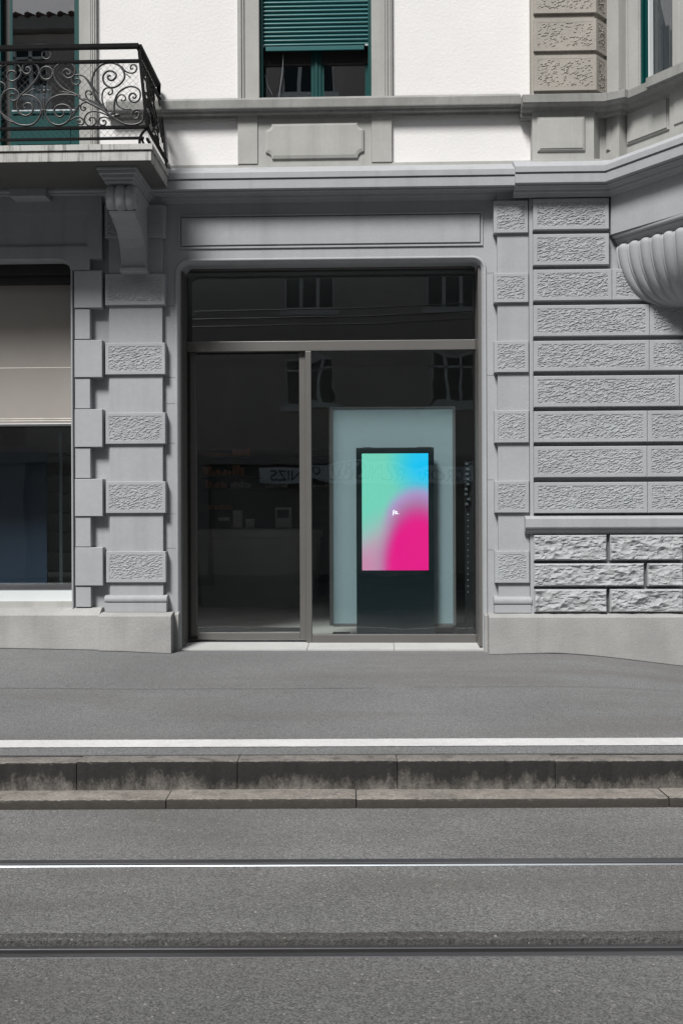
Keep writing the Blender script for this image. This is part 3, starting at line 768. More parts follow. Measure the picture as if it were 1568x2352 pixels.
# =================================================================== UPPER STOREY
yw = .02                                             # plaster plane
ys = -.012                                           # dressed stone plane
zT = 9.2
zsill = fz(700, 232, 0)
wx0, wx1 = fx(595, ys, 150), fx(852.5, ys, 150); wz0 = fz(720, 222, ys); wz1 = wz0+2.05
dx1 = fx(183, ys, 200); dx0 = dx1-1.25; dz0 = fz(100, 333, 0)+.0; dz1 = wz1
mb = MB()
y1 = .36
for (a, b_, c, d) in ((XL, dx0, zC, zT), (dx1, wx0, zC, zT), (wx1, XR, zC, zT), (dx0, dx1, zC, dz0), (dx0, dx1, dz1, zT), (wx0, wx1, zC, wz0), (wx0, wx1, wz1, zT)):
    mb.box(a, b_, yw, y1, c, d)
mb.build('plastered_wall', M['stucco'], B)
# stone base band on the cornice
xq = fx(1218, ys, 300)
MB().box(xbal-.2, xq, ys, yw+.004, zC+.1, fz(700, 375.5, ys)).build('base_band', M['stone'], B, bevel=.002)
# spandrel: two pilaster strips and a shaped panel
zs0, zs1 = fz(700, 375.5, ys)+.001, fz(700, 250, ys)
MB().box(fx(546, -.022, 320), fx(592, -.022, 320)-.002, -.022, yw+.004, zs0, zs1).build('spandrel_strip', M['stone'], B, bevel=.003)
MB().box(fx(852.5, -.022, 320)+.002, fx(899.5, -.022, 320), -.022, yw+.004, zs0, zs1).build('spandrel_strip', M['stone'], B, bevel=.003)
sp = MB().box(fx(592, -.022, 320), fx(852.5, -.022, 320), -.008, yw+.004, zs0, zs1).build('spandrel', M['stone'], B)
def shaped(px0, px1, py0, py1, nt_, y, pm):
    x0, x1 = fx(px0, y, 320), fx(px1, y, 320); z0, z1 = fz(pm, py1, y), fz(pm, py0, y); n = nt_
    out = []
    def cor(cx, cz, a0, sx, sz):       # concave notch drawn as a quarter circle
        return [(cx+n*math.cos(a), cz+n*math.sin(a)) for a in [a0+math.pi/2*(-k/6) for k in range(7)]]
    out = []
    for cx, cz, a0 in ((x1, z0, math.pi), (x1, z1, -math.pi/2), (x0, z1, 0), (x0, z0, math.pi/2)):
        out += [(cx+n*math.cos(a0-math.pi/2*k/6), cz+n*math.sin(a0-math.pi/2*k/6)) for k in range(7)]
    return out
o1 = shaped(610, 835, 284, 363.5, .058, -.02, 722)
i1 = shaped(615.5, 829.5, 289, 357, .052, -.02, 722)
mb = MB(); n = len(o1)
for (pa, pb, ya, yb2) in ((o1, o1, -.008, -.026), ):
    mb.add([(x, ya, z) for x, z in pa]+[(x, yb2, z) for x, z in pb], [(k, (k+1) % n, (k+1) % n+n, k+n) for k in range(n)])
mb.add([(x, -.026, z) for x, z in o1]+[(x, -.034, z) for x, z in i1], [(k, (k+1) % n, (k+1) % n+n, k+n) for k in range(n)])
mb.prism(i1, -.034, -.0085)
mb.build('shaped_panel', M['stone'], sp)
# window surround with its mouldings
def surround(x_in, x_out, z0, z1, sgn):
    """vertical stone architrave; steps get lower towards the outer side"""
    mb = MB(); wd = abs(x_out-x_in)
    st2 = [(0, .66, -.020), (.66, .70, -.012), (.70, .78, -.030), (.78, .82, -.016), (.82, .92, -.036), (.92, 1.0, -.026)]
    for (a, b_, y) in st2:
        xa_, xb_ = x_in+sgn*wd*a, x_in+sgn*wd*b_
        mb.box(min(xa_, xb_), max(xa_, xb_), y, yw+.003, z0, z1)
    return mb
surround(wx0, fx(546, ys, 150), zsill-.02, wz1+.0, -1).build('window_surround', M['stone'], B, bevel=.0015)
surround(wx1, fx(900, ys, 150), zsill-.02, wz1+.0, 1).build('window_surround', M['stone'], B, bevel=.0015)
surround(dx1, fx(222.5, ys, 200), dz0-.1, dz1, 1).build('door_surround', M['stone'], B, bevel=.0015)
# sill course
mb = MB()
Zs = lambda py, o: fz(784, py, -o)
prof = [(0, Zs(270, 0)), (.018, Zs(269, .02)), (.022, Zs(262, .02)), (.045, Zs(257, .045)), (.052, Zs(251, .05)), (.085, Zs(248.5, .085)), (.09, Zs(246.5, .09)), (.112, Zs(246, .11)), (.115, Zs(243.5, .11)), (.115, Zs(226, .11)), (.107, Zs(224.5, .11)), (0, Zs(221.5, 0))]
xsj = fx(1197, -.14, 230)
mb.sweep([(dx1+.27, yw), (xsj, yw)], [(o+.02, z) for o, z in prof]); mb.build('sill_course', M['sillstone'], B, bevel=.0015)

# --- quoin pier on the right of the upper storey
P1 = (1.994, -.15); P2 = (2.118, -.007)
P3 = (2.199, -.122); P4 = (2.286, -.061); P5 = (P4[0]+1.35*ca, P4[1]-1.35*sa); P6 = (P5[0]+1.3, P5[1])
xq0 = fx(1218, -.06, 150); xq1 = fx(1225, -.15, 150)
zq0 = fz(1300, 212, -.15)
mb = MB().plan([(xq0, .02), (xq0, -.10), (xq1+.01, -.125), (P1[0]-.012, -.125), (P2[0]-.03, P2[1]+.01), (P2[0]+.05, .02)], zq0-.05, zT)
pier = mb.build('quoin_pier', M['brownstone'], B)
rq = [(-140, -57), (-54, 29), (42.6, 115.6), (126.3, 207)]
sdir = Vector((P2[0]-P1[0], P2[1]-P1[1])); slen = sdir.length; sdir.normalize(); snor = Vector((sdir.y, -sdir.x))
for i, (a, b_) in enumerate(rq):
    z0, z1 = fz(1300, b_, -.15), fz(1300, a, -.15); mb = MB(); rim = .032
    mb.plan([(xq1, -.1), (xq1, -.149), (P1[0]-.0005, -.149), (P2[0]-.0005, P2[1]+.001), (P2[0]-.03, .01)], z0, z1)
    def ring(tf, w_):
        o4 = [(0.0, z0), (w_, z0), (w_, z1), (0.0, z1)]; q = [(rim, z0+rim), (w_-rim, z0+rim), (w_-rim, z1-rim), (rim, z1-rim)]
        v = np.array([(x, 0, z) for x, z in o4]+[(x, 0, z) for x, z in q]); mb.add(tf(v).tolist(), [(k, (k+1) % 4, (k+1) % 4+4, k+4) for k in range(4)])
        rough(mb, rim, w_-rim, z0+rim, z1-rim, -.0002, 'peck', 60+i*3.3+w_, tf)
    def tf1(V): V = np.array(V); return np.stack([V[:, 0]+xq1, V[:, 1]*1.8-.150, V[:, 2]], -1)
    def tf2(V):
        V = np.array(V); x = V[:, 0]; d = -V[:, 1]*1.8
        return np.stack([P1[0]+sdir.x*x+snor.x*(d+.0008), P1[1]+sdir.y*x+snor.y*(d+.0008), V[:, 2]], -1)
    ring(tf1, P1[0]-xq1); ring(tf2, slen)
    mb.build('quoin_block', M['brownstone'], pier)
# pier pedestal below the sill, with raised panel
zp0, zp1 = fz(1300, 382, -.12), fz(1300, 246, -.12)
ca2 = (ca, -sa)
def bay_s(px, P):        # distance along the bay face seen at px
    r = (px-PX)/F; dx = RT*r+FW; dx = dx/ dx.y
    return (dx.x*(P[1]+10)-P[0])/(ca+dx.x*sa)
sL = bay_s(1376, P2); P2L = (P2[0]+ca*sL, P2[1]-sa*sL); print('P2L', P2L)
mb = MB().plan([(xq, P2L[1]+.1), (xq, -.12), (fx(1363, -.12, 320), -.12), (fx(1376, .004, 320), .004), (P2[0], .004), (P2[0], P2L[1]+.1)], zp0-.1, zp1)
mb.box(xq-.008, fx(1383, -.132, 380), -.135, 0, zp0-.1, fz(1300, 366, -.13))
mb.build('pedestal', M['stone'], B, bevel=.002)
mb = MB(); a, b_ = fx(1233, -.13, 320), fx(1343, -.13, 320); c, d = fz(1290, 348, -.13), fz(1290, 268, -.13)
mb.box(a, b_, -.140, -.1205, c, d, .012); mb.box(a+.022, b_-.022, -.148, -.1395, c+.022, d-.022, .004); mb.build('pedestal_panel', M['stone'], B)
# --- bay above the cornice
zbb = fz(1300, 378, -.12)-.1
mb = MB().plan([(P2L[0]+.02, P2L[1]+.08), P2L, P3, P4, P5, P6, (P6[0], P2L[1]+.08)], zbb, zsill+.02)
bayu = mb.build('bay_parapet', M['stone'], B)
def along(P, s, out=0.0): return (P[0]+ca*s-sa*out, P[1]-sa*s-ca*out)
def bay_s(px, P=P4):        # distance along the bay face seen at px
    r = (px-PX)/F; dx = RT*r+FW; dx = dx/ dx.y
    # P + s*(ca,-sa) = CAM + t*(dx.x,1)
    # P.x + s ca = t dx ; P.y - s sa +10 = t
    return (dx.x*(P[1]+10)-P[0])/(ca+dx.x*sa)
def bay_panel(mb, P, s0, s1, z0, z1, o0, o1, ch=.0):
    def q(s, z, o): p = along(P, s, o); return (p[0], p[1], z)
    v = [q(s0, z0, o0), q(s1, z0, o0), q(s1, z1, o0), q(s0, z1, o0), q(s0+ch, z0+ch, o1), q(s1-ch, z0+ch, o1), q(s1-ch, z1-ch, o1), q(s0+ch, z1-ch, o1)]
    mb.add(v, [(0, 1, 5, 4), (1, 2, 6, 5), (2, 3, 7, 6), (3, 0, 4, 7), (4, 5, 6, 7), (0, 3, 2, 1)])
zl0 = fz(1446, 333, -.1); zl1 = fz(1446, 262, -.1)+.05
s0, s1 = bay_s(1442), bay_s(1542)
mb = MB(); bay_panel(mb, P4, s0, s1, zl0, zl1, -.004, .016, .012); bay_panel(mb, P4, s0+.022, s1-.022, zl0+.022, zl1-.022, .010, .026, .005)
t0, t1 = bay_s(1394, P2), bay_s(1405, P2)
bay_panel(mb, P2, t0, t1, zl0-.03, zl1-.02, -.004, .010, .008); bay_panel(mb, P2, t0+.012, t1-.012, zl0-.018, zl1-.032, .006, .016, .003)
s2 = bay_s(1548)
mb.build('parapet_panel', M['stone'], bayu)
mb = MB(); bay_panel(mb, P4, s2, 1.35, zbb, zsill, -.002, .05, .002); bay_panel(mb, P4, s2+.05, 1.25, zl0, zl1, .045, .062, .01); mb.build('parapet_pier', M['stone'], bayu)
mb = MB(); mb.sweep([P2L, P3, P4, P5, P6], [(0, zbb), (.016, zbb), (.016, fz(1400, 366, -.1)), (.010, fz(1400, 364.5, -.1)), (0, fz(1400, 364, -.1))]); mb.build('parapet_base', M['stone'], bayu)
# heavy sill course over pier and bay
zz = lambda py: fz(1290, py, -.22)
mb = MB()
prof = [(-.02, zz(256)), (.03, zz(254)), (.04, zz(247)), (.07, zz(243)), (.085, zz(238)), (.15, zz(236)), (.16, zz(233.5)), (.16, zz(216)), (.152, zz(214.5)), (.0, zz(212))]
Q0 = (xsj, -.06); Qc = (2.12, -.06); Q3 = (P3[0]+.02, P3[1]+.05)
mb.sweep([Q0, (2.085, -.06), (P3[0], P3[1]), (P4[0], P4[1]), P5, P6], prof)
mb.box(xsj, 2.0, -.06, .0205, zz(256), zz(212))
mb.build('bay_sill_course', M['sillstone'], B)
mb = MB(); s3 = bay_s(1521)
def pl(o0, o1, z0, z1, s0, s1, P=P4):
    a, b_, c, d = along(P, s0, o0), along(P, s1, o0), along(P, s1, o1), along(P, s0, o1)
    return [(a, b_, c, d)]
mbx = MB(); bay_panel(mbx, P4, s3, 1.35, zz(233), zz(211), .10, .20, .002); mbx.build('sill_block', M['sillstone'], B)
# bay wall strip, window, pier
zbw = zz(213)
mb = MB()
mb.plan([(P2[0], .05), P2, P3, P4, (P4[0]+.25, P4[1]+.16), (P4[0]+.15, .05)], zbw-.02, zT)
sA, sB = bay_s(1472.5), bay_s(1556)
mb.plan([along(P4, .0, -.10), along(P4, 0, 0), along(P4, sA, 0), along(P4, sA, -.10)], zbw-.02, zT)
for (q0, q1, oo) in ((bay_s(1441), bay_s(1446), .010), (bay_s(1449), bay_s(1471), .014)):
    bay_panel(mb, P4, q0, q1, zbw-.02, zT, -.002, oo, .003)
bay_panel(mb, P2, .012, .137, zbw-.02, zbw+.05, -.002, .02, .003)
mb.plan([along(P4, sB, -.12), along(P4, sB, .05), P5, P6, (P6[0], .05), along(P4, sB+.2, -.4)], zbw-.02, zT)
mb.build('bay_wall', M['stone'], B)
mb = MB(); a = sA; s_f0, s_f1 = sA, bay_s(1491)
bay_panel(mb, P4, sA+.0, sA+.028, zbw-.02, zT-1.5, -.06, -.012, .002); bay_panel(mb, P4, sA+.034, sA+.062, zbw-.02, zT-1.5, -.08, -.03, .002)
bw_ = mb.build('bay_window', M['teal'], B, label='narrow side window of the bay with teal frame')
mb = MB(); bay_panel(mb, P4, sA+.063, sA+.078, zbw-.02, zT-1.5, -.085, -.035, .001); mb.build('blind_guide', M['white'], bw_)
mb = MB(); bay_panel(mb, P4, sA+.07, sB+.03, zbw-.02, zT-1.5, -.095, -.090, 0); mb.build('pane', M['topglass'], bw_)
mb = MB()                                              # gathered curtain behind the glass
for (ua, ub, th_) in ((sA+.13, sA+.22, .02),):
    n = 40; v = []
    for i in range(n+1):
        s_ = ua+(ub-ua)*i/n; o = -.16+.012*math.sin(i*1.5)
        for z in (zbw, zT-1.5): p = along(P4, s_, o); v.append((p[0], p[1], z))
    mb.add(v, [(2*i, 2*i+2, 2*i+3, 2*i+1) for i in range(n)], True)
M['curtain'] = mat('curtain', (.42, .41, .40), .9, .1, 4); mb.build('curtain', M['curtain'], bw_)
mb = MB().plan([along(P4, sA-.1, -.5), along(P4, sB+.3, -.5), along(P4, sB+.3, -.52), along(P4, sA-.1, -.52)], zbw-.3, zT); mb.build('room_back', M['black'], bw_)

# --- upper window: guides, roller shutter, casements
yf = .05
win = MB()
gx0, gx1 = fx(595.5, yf, 150), fx(852, yf, 150)
g = .030
for (a, b_) in ((wx0, wx0+g), (wx1-g, wx1)): win.box(a, b_, yf-.01, yf+.045, wz0-.01, wz1)
wn = win.build('window', M['teal'], B, bevel=.002)
mb = MB(); zz0 = fz(724, 105.5, .07); pitch = .0392; v = []
sl0, sl1 = wx0+g-.006, wx1-g+.006
z = zz0; prof = []
while z < wz1:
    for k in range(7):
        t = k/6; prof.append((.085-.017*math.sin(math.pi*min(1, t*1.02)**.8), z+pitch*.93*t))
    prof.append((.088, z+pitch*.965)); z += pitch
n = len(prof)
mb.add([(sl0, y, z) for y, z in prof]+[(sl1, y, z) for y, z in prof], [(k, k+n, k+n+1, k+1) for k in range(n-1)], True)
sh = mb.build('roller_shutter', M['tealshut'], wn)
mb = MB(); mb.box(fx(610, .07, 110), fx(835.5, .07, 110), .066, .082, fz(724, 115.5, .07), fz(724, 106, .07)); mb.build('bottom_rail', M['tealshut'], sh, bevel=.002)
for p in (600.5, 841): MB().box(fx(p-3, .06, 110), fx(p+5, .06, 110), .058, .084, fz(724, 106.5, .06), fz(724, 103, .06)).build('stop', M['steel'], sh)
# casements
yc = .17; mb = MB(); zt_ = wz1; zb2 = wz0-.02
xa, xb = wx0-.02, wx1+.02
mfx = lambda p: fx(p, yc, 180)
mb.box(xa, mfx(603), yc, yc+.06, zb2, zt_); mb.box(mfx(847), xb, yc, yc+.06, zb2, zt_)
mb.box(mfx(714.5), mfx(722), yc-.012, yc+.06, zb2, zt_); mb.box(mfx(722.5), mfx(730), yc-.024, yc+.06, zb2, zt_); mb.box(mfx(730.5), mfx(737.5), yc-.012, yc+.06, zb2, zt_)
mb.box(mfx(737.5), mfx(744), yc+.005, yc+.06, zb2, zt_); mb.box(mfx(838), mfx(847), yc+.004, yc+.06, zb2, zt_)
mb.build('casement_frame', M['teal'], wn, bevel=.002)
mb = MB().box(mfx(603), mfx(714.5), yc+.02, yc+.024, zb2, zt_); mb.build('pane', M['winglass'], wn)
mb = MB().box(mfx(744), mfx(838), yc+.02, yc+.024, zb2, zt_); mb.build('pane', M['winglass'], wn)
mb = MB(); c = [(fx(650, .12, 60), .12, fz(650, 124, .12)), (fx(648.5, .12, 60), .12, fz(648, 160, .12)), (fx(641, .12, 60), .12, fz(641, 215, .12)), (fx(640, .12, 60), .12, fz(640, 224, .12))]
mb.tube(crom(c, 5), .003, 5)
c = [(fx(609, .12, 60), .12, fz(609, 172, .12)), (fx(614, .12, 60), .12, fz(614, 195, .12)), (fx(625, .12, 60), .12, fz(625, 218, .12))]
mb.tube(crom(c, 5), .002, 5); mb.build('blind_chain', M['steel'], wn)
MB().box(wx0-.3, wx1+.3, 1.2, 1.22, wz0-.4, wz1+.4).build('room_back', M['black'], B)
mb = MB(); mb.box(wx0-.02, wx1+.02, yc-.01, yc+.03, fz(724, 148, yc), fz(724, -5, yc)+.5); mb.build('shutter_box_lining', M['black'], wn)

# --- balcony door
yd = .10; mb = MB(); dfx = lambda p: fx(p, yd, 150)
mb.box(dfx(173.5), dx1+.004, yd-.03, yd+.05, dz0-.05, dz1)
mb.box(dfx(-4), dfx(5), yd-.03, yd+.05, dz0-.05, dz1); mb.box(dfx(22), dfx(28.5), yd+.02, yd+.06, dz0-.05, dz1); mb.box(dx0-.01, dfx(-50), yd-.03, yd+.05, dz0-.05, dz1)
zk = fz(100, 254.5, yd)
mb.box(dfx(28.5), dfx(173.5), yd, yd+.05, dz0-.05, fz(100, 262, yd)); mb.box(dfx(28.5), dfx(173.5), yd-.012, yd+.05, fz(100, 261.9, yd), zk)
mb.box(dfx(40), dfx(162), yd-.008, yd+.02, dz0+.04, fz(100, 298, yd)); 
dr = mb.build('balcony_door', M['teal'], B, bevel=.002)
MB().box(dfx(28.5), dfx(173.5), yd+.02, yd+.026, zk, dz1).build('pane', M['winglass'], dr)
MB().box(dfx(4), dfx(23), yd+.05, yd+.09, dz0-.05, dz1).build('dark_shutter_edge', M['darkmetal'], dr)
MB().box(dfx(28.5), dfx(173.5), yd-.013, yd-.011, zk-.006, zk+.006).build('drip_rail', M['steel'], dr)
mb = MB(); mb.box(dx0, dfx(-50), yd+.0, yd+.03, dz0, dz1); mb.box(dfx(-50), dfx(-4), yd+.06, yd+.07, dz0, dz1); mb.build('side_leaf', M['teal'], dr)
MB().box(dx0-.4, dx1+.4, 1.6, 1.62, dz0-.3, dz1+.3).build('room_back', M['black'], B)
n = 36; v = []
for i in range(n+1):
    x_ = fx(33, .3, 150)+(fx(118, .3, 150)-fx(33, .3, 150))*i/n; y_ = .30+.018*math.sin(i*1.3)
    v += [(x_, y_, zk), (x_, y_, fz(80, 196/1.0, .3))]
mb = MB(); mb.add(v, [(2*i, 2*i+2, 2*i+3, 2*i+1) for i in range(n)], True); M['net'] = mat('net_curtain', (.35, .42, .45), .9, .1, 3); mb.build('net_curtain', M['net'], dr)

# --- balcony slab, console, railing
yF = -.96
xR = fx(348.5, yF+.02, 365)
bz0, bz1 = fz(200, 370, yF), fz(200, 348, yF)
tz0, tz1 = fz(200, 344, yF-.02), fz(200, 331, yF-.02)
xLb = -5.6
mb = MB()
def slabring(o, z0, z1, o2=None):
    mb.plan([(xLb-o, .019), (xLb-o, yF-o), (xR+o, yF-o), (xR+o, .019)], z0, z1)
slabring(0, bz0, bz1); slabring(-.02, bz1, tz0); slabring(.014, tz0, tz1)
bal = mb.build('balcony', M['slab'], B, bevel=.003, label='projecting stone balcony with streaked edge and black scrolled iron railing')
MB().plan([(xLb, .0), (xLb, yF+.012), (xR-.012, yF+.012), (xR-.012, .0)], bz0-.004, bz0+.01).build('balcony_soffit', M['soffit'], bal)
# console: scroll bracket
def console(xc_, parent):
    mb = MB(); hw = .108
    zt = bz0-.004
    Z = lambda py, y: fz(300, py, y)
    # side outline in (y, z): y negative to the street
    ztop = Z(426, -.72)
    out = [(-.02, ztop+.02), (-.62, ztop+.02), (-.68, ztop-.01), (-.72, ztop-.06), (-.715, ztop-.12), (-.68, ztop-.165), (-.64, ztop-.18), (-.648, ztop-.195), (-.63, ztop-.212)]
    zb = Z(617, -.17)
    body = [(-.55, ztop-.232), (-.45, ztop-.256), (-.364, ztop-.290), (-.29, ztop-.345), (-.232, ztop-.415), (-.195, ztop-.50), (-.172, zb), (-.02, zb)]
    pts = out+body
    def slab(x0, x1, pts, taper=1.0):
        n = len(pts); v = [(x0, y, z) for y, z in pts]+[(x1, y, z) for y, z in pts]
        tri = tessellate_polygon([[Vector((p[0], p[1], 0)) for p in pts]]); fs = []
        for t in tri: fs += [tuple(t), tuple(i+n for i in reversed(t))]
        for i in range(n): fs.append((i, (i+1) % n, (i+1) % n+n, i+n))
        mb.add(v, fs)
    slab(xc_-hw, xc_+hw, pts)
    sc_ = [p for p in pts if p[1] > ztop-.2]
    slab(xc_-hw-.016, xc_+hw+.016, sc_)
    lip = [(y-.010, z) for y, z in body[:-1]]+[(-.02, zb)]
    # fluted rolls across the scroll front
    for dx, rr in ((-.080, .054), (0, .062), (.080, .054)):
        pth = [(xc_+dx, y+.043, z) for y, z in crom2([(-.62, ztop+.01), (-.68, ztop-.01), (-.72, ztop-.06), (-.715, ztop-.12), (-.68, ztop-.160)], 4)]
        mb.tube(pth, rr, 10)
    # raised spiral eyes on both cheeks
    for sx in (-1, 1):
        sp_ = []
        for k in range(40):
            a = k/39*math.pi*3.2; r_ = .012+.062*k/39
            sp_.append((xc_+sx*(hw+.018), -.63-r_*math.cos(a), ztop-.085+r_*math.sin(a)))
        mb.tube(sp_, .009, 6)
        edge = [(xc_+sx*(hw-.004), y+.006, z) for y, z in body[:-1]]
        mb.tube(crom(edge, 3), .010, 6)
    o = mb.build('console', M['paint'], parent, bevel=.002)
    mb = MB()
    # cap plates
    mb.plan([(xc_-hw-.006, 0), (xc_-hw-.016, -.75), (xc_+hw+.016, -.75), (xc_+hw+.006, 0)], ztop+.02, ztop+.045)
    mb.plan([(xc_-hw-.03, 0), (xc_-hw-.03, -.785), (xc_+hw+.03, -.785), (xc_+hw+.03, 0)], ztop+.045, ztop+.075)
    mb.plan([(xc_-hw-.05, 0), (xc_-hw-.05, -.82), (xc_+hw+.05, -.82), (xc_+hw+.05, 0)], ztop+.075, ztop+.105)
    mb.plan([(xc_-hw-.065, 0), (xc_-hw-.062, -.84), (xc_+hw+.062, -.84), (xc_+hw+.065, 0)], ztop+.105, bz0-.005)
    mb.build('console_capital', M['paint'], parent, bevel=.004)
    mb = MB().plan([(xc_-hw-.012, 0), (xc_-hw-.012, -.215), (xc_+hw+.012, -.215), (xc_+hw+.012, 0)], zb-.035, zb); mb.build('console_foot', M['paint'], parent, bevel=.004)

    return o
def crom2(pts, k): return [(p[0], p[1]) for p in crom([(a, b_, 0) for a, b_ in pts], k)]
xcon = fx(308, -.17, 618)
console(xcon, bal); console(xcon-3.0, bal)
# small block under the slab on the wall
MB().box(fx(28, -.2, 446), fx(111, -.2, 446), -.27, -.02, fz(70, 456, -.2), fz(70, 437, -.2)).build('cornice_break', M['paint'], B, bevel=.006)

# ironwork, drawn in the plane of the railing
yR = -.87
def DA(p): return ((p[0]/4.48)*.5742, (160+p[1]/4.48)*.5742)
def DB(p): return ((300+p[0]/4.0205)*.5742, (160+p[1]/4.0205)*.5742)
def wp(d): x, z = W(d[0], d[1], yR); return (x, yR, z)
SA = [
 ([(1200,590),(1230,628),(1272,590),(1200,525),(1130,600),(1210,687),(1310,660),(1358,560),(1330,470),(1250,412),(1140,408),(1010,480),(968,600),(1010,740),(1150,880),(1350,970),(1430,1010)], 1),
 ([(505,548),(475,540),(480,505),(520,495),(560,545),(520,605),(450,600),(408,540),(440,440),(540,408),(640,430),(700,520),(705,610),(650,720),(520,870),(380,1000),(330,1090),(310,1180),(350,1300),(460,1360),(560,1320),(600,1230),(560,1150),(480,1140),(430,1190),(465,1235)], 1),
 ([(270,640),(290,590),(230,555),(160,580),(135,650),(180,725),(260,735),(350,670),(390,570),(350,470),(250,415),(150,415),(50,455),(-60,530),(-120,650)], 1),
 ([(400,1000),(520,990),(640,1040),(730,1130),(760,1220),(745,1300),(700,1410),(600,1510),(450,1535),(300,1500),(100,1370),(0,1280)], 1),
 ([(1430,1010),(1250,985),(1080,990),(920,1060),(830,1180),(815,1290),(850,1400),(930,1490),(1050,1530),(1180,1490),(1270,1390),(1285,1280),(1230,1190),(1120,1160),(1020,1190),(975,1270),(1010,1350),(1080,1385),(1140,1350),(1150,1290),(1100,1270)], 1),
 ([(270,1020),(260,975),(215,970),(180,1030),(230,1090),(310,1070),(350,990),(310,910),(220,880),(120,910),(50,990),(20,1110),(20,1250),(60,1350),(150,1440),(300,1505)], .9),
 ([(-25,840),(10,830),(-30,770),(50,765),(105,830),(90,900),(50,990)], .8),
 ([(770,1420),(770,1300),(795,1180),(795,1030)], 1.0),
 ([(1180,1500),(1280,1430),(1400,1378),(1480,1410),(1505,1470),(1470,1515),(1400,1500),(1385,1455),(1430,1440),(1440,1480)], .8),
 ([(1390,745),(1360,735),(1370,700),(1420,705),(1440,755),(1380,805),(1310,780),(1295,700),(1340,640),(1420,625),(1500,650),(1590,730),(1680,850),(1760,960)], .8),
 ([(640,870),(560,905),(480,960),(400,1000)], .7), ([(1100,925),(1240,950),(1350,985),(1430,1010)], .7),
]
SB = [
 ([(580,580),(545,572),(530,610),(580,650),(640,620),(665,560),(610,505),(530,500),(465,560),(455,640),(500,720),(590,765),(700,730),(790,630),(795,530),(740,430),(650,380),(550,367),(430,400),(320,510),(280,650),(290,780),(350,920),(430,1040),(510,1130)], 1),
 ([(935,455),(910,470),(895,440),(920,400),(970,405),(995,460),(960,520),(880,530),(800,490),(760,430)], .8),
 ([(560,835),(540,850),(560,880),(605,850),(600,795),(550,765),(480,790),(445,860),(440,960),(470,1060),(515,1130)], .8),
 ([(945,905),(935,925),(965,935),(985,900),(950,858),(900,865),(872,920),(900,980),(960,1000),(1030,965),(1055,880),(1030,800),(950,752),(850,755),(750,805),(680,880),(645,970),(632,1080),(640,1200)], .9),
 ([(760,950),(750,970),(790,975),(820,940),(790,890),(740,880),(690,920),(670,1000),(710,1070),(800,1110),(900,1115)], .7),
 ([(990,1200),(975,1185),(1000,1160),(1040,1190),(1010,1260),(950,1260),(920,1200),(950,1140),(1020,1120),(1080,1160),(1100,1230),(1080,1310),(1000,1355),(900,1365),(800,1350),(680,1290),(560,1200),(400,1100),(200,1000),(70,930)], 1),
 ([(235,865),(260,880),(270,845),(220,812),(175,850),(190,920),(260,990),(400,1080),(500,1150)], .8),
 ([(145,1100),(150,1075),(175,1095),(150,1130),(105,1115),(95,1060),(140,1010),(220,1005),(320,1045),(450,1130)], .8),
 ([(265,1295),(240,1290),(250,1250),(310,1250),(345,1310),(300,1370),(220,1375),(165,1320),(165,1240),(220,1170),(310,1145),(420,1165),(540,1220)], .8),
 ([(465,1315),(450,1300),(475,1290),(505,1330),(470,1370),(410,1360),(385,1310),(410,1255),(480,1240),(560,1265)], .8),
 ([(170,610),(230,700),(290,800)], .7), ([(80,940),(240,960),(380,1040),(520,1150)], .8), ([(300,860),(360,1000),(520,1180),(620,1260)], .9), ([(830,545),(860,575),(895,610)], .5),
]
r0 = .0090
strokes = [([wp(DA(p)) for p in s], w_) for s, w_ in SA]+[([wp(DB(p)) for p in s], w_) for s, w_ in SB]
xcT = fx(319, yR, 104); xcB = fx(338, yR, 291); zTp = fz(319, 106, yR); zBt = fz(338, 293, yR)
def lean(z): return xcB+(xcT-xcB)*max(0, min(1.1, (z-zBt)/(zTp-zBt)))
mb = MB()
for s, w_ in strokes:
    c = crom(s, 5); n = len(c)
    mb.tube(c, [r0*w_*(.75+.25*min(1, i/6.0)) for i in range(n)], 6, flat=1.5)
for (cc, rr, w_) in (((840, 597), 116, 1), ((835, 265), 80, .7)):
    c = [wp(DA((cc[0]+rr*math.cos(a), cc[1]+rr*math.sin(a)))) for a in [2*math.pi*k/28 for k in range(28)]]
    mb.tube(c, r0*w_, 6, close=True, flat=1.5)
# the pattern carries on to the left of the frame
xm = wp(DA((-60, 800)))[0]
for s, w_ in strokes[:8]+strokes[12:18]:
    s2 = [(2*xm-p[0], p[1], p[2]) for p in s]
    if max(p[0] for p in s2) < xm+.1: mb.tube(crom(s2, 4), r0*w_, 5, flat=1.5)
# finial, leaves and collars
p = wp(DA((800, 920))); mb.blob(p, (.014, .014, .022)); mb.blob((p[0], p[1], p[2]+.028), (.008, .008, .022)); mb.blob((p[0], p[1], p[2]-.03), (.010, .010, .014))
for sx in (-1, 1): mb.tube(crom([(p[0]+sx*.008, p[1], p[2]), (p[0]+sx*.03, p[1]-.01, p[2]+.008), (p[0]+sx*.05, p[1]-.01, p[2]-.002)], 4), .005, 5)
for q in (DB((570, 1190)), DB((620, 1230)), DB((680, 1210))): c = wp(q); mb.blob(c, (.028, .012, .016))
for q, sz in ((DA((780, 1260)), (.024, .006)), (DA((710, 600)), (.008, .006)), (DA((955, 605)), (.010, .006)), (DA((1425, 1010)), (.008, .012)), (DA((385, 555)), (.012, .006))):
    c = wp(q); mb.box(c[0]-sz[0], c[0]+sz[0], yR-.014, yR+.014, c[2]-sz[1], c[2]+sz[1])
c0 = wp(DA((1290, 1380))); c1 = wp(DA((1420, 1170)))
for k in range(9):
    t = k/8; q = [c0[j]+(c1[j]-c0[j])*t for j in range(3)]; mb.blob(q, (.012+.006*math.sin(t*3), .010, .007), 8, 4)
rl = mb.build('scrollwork', M['iron'], bal)
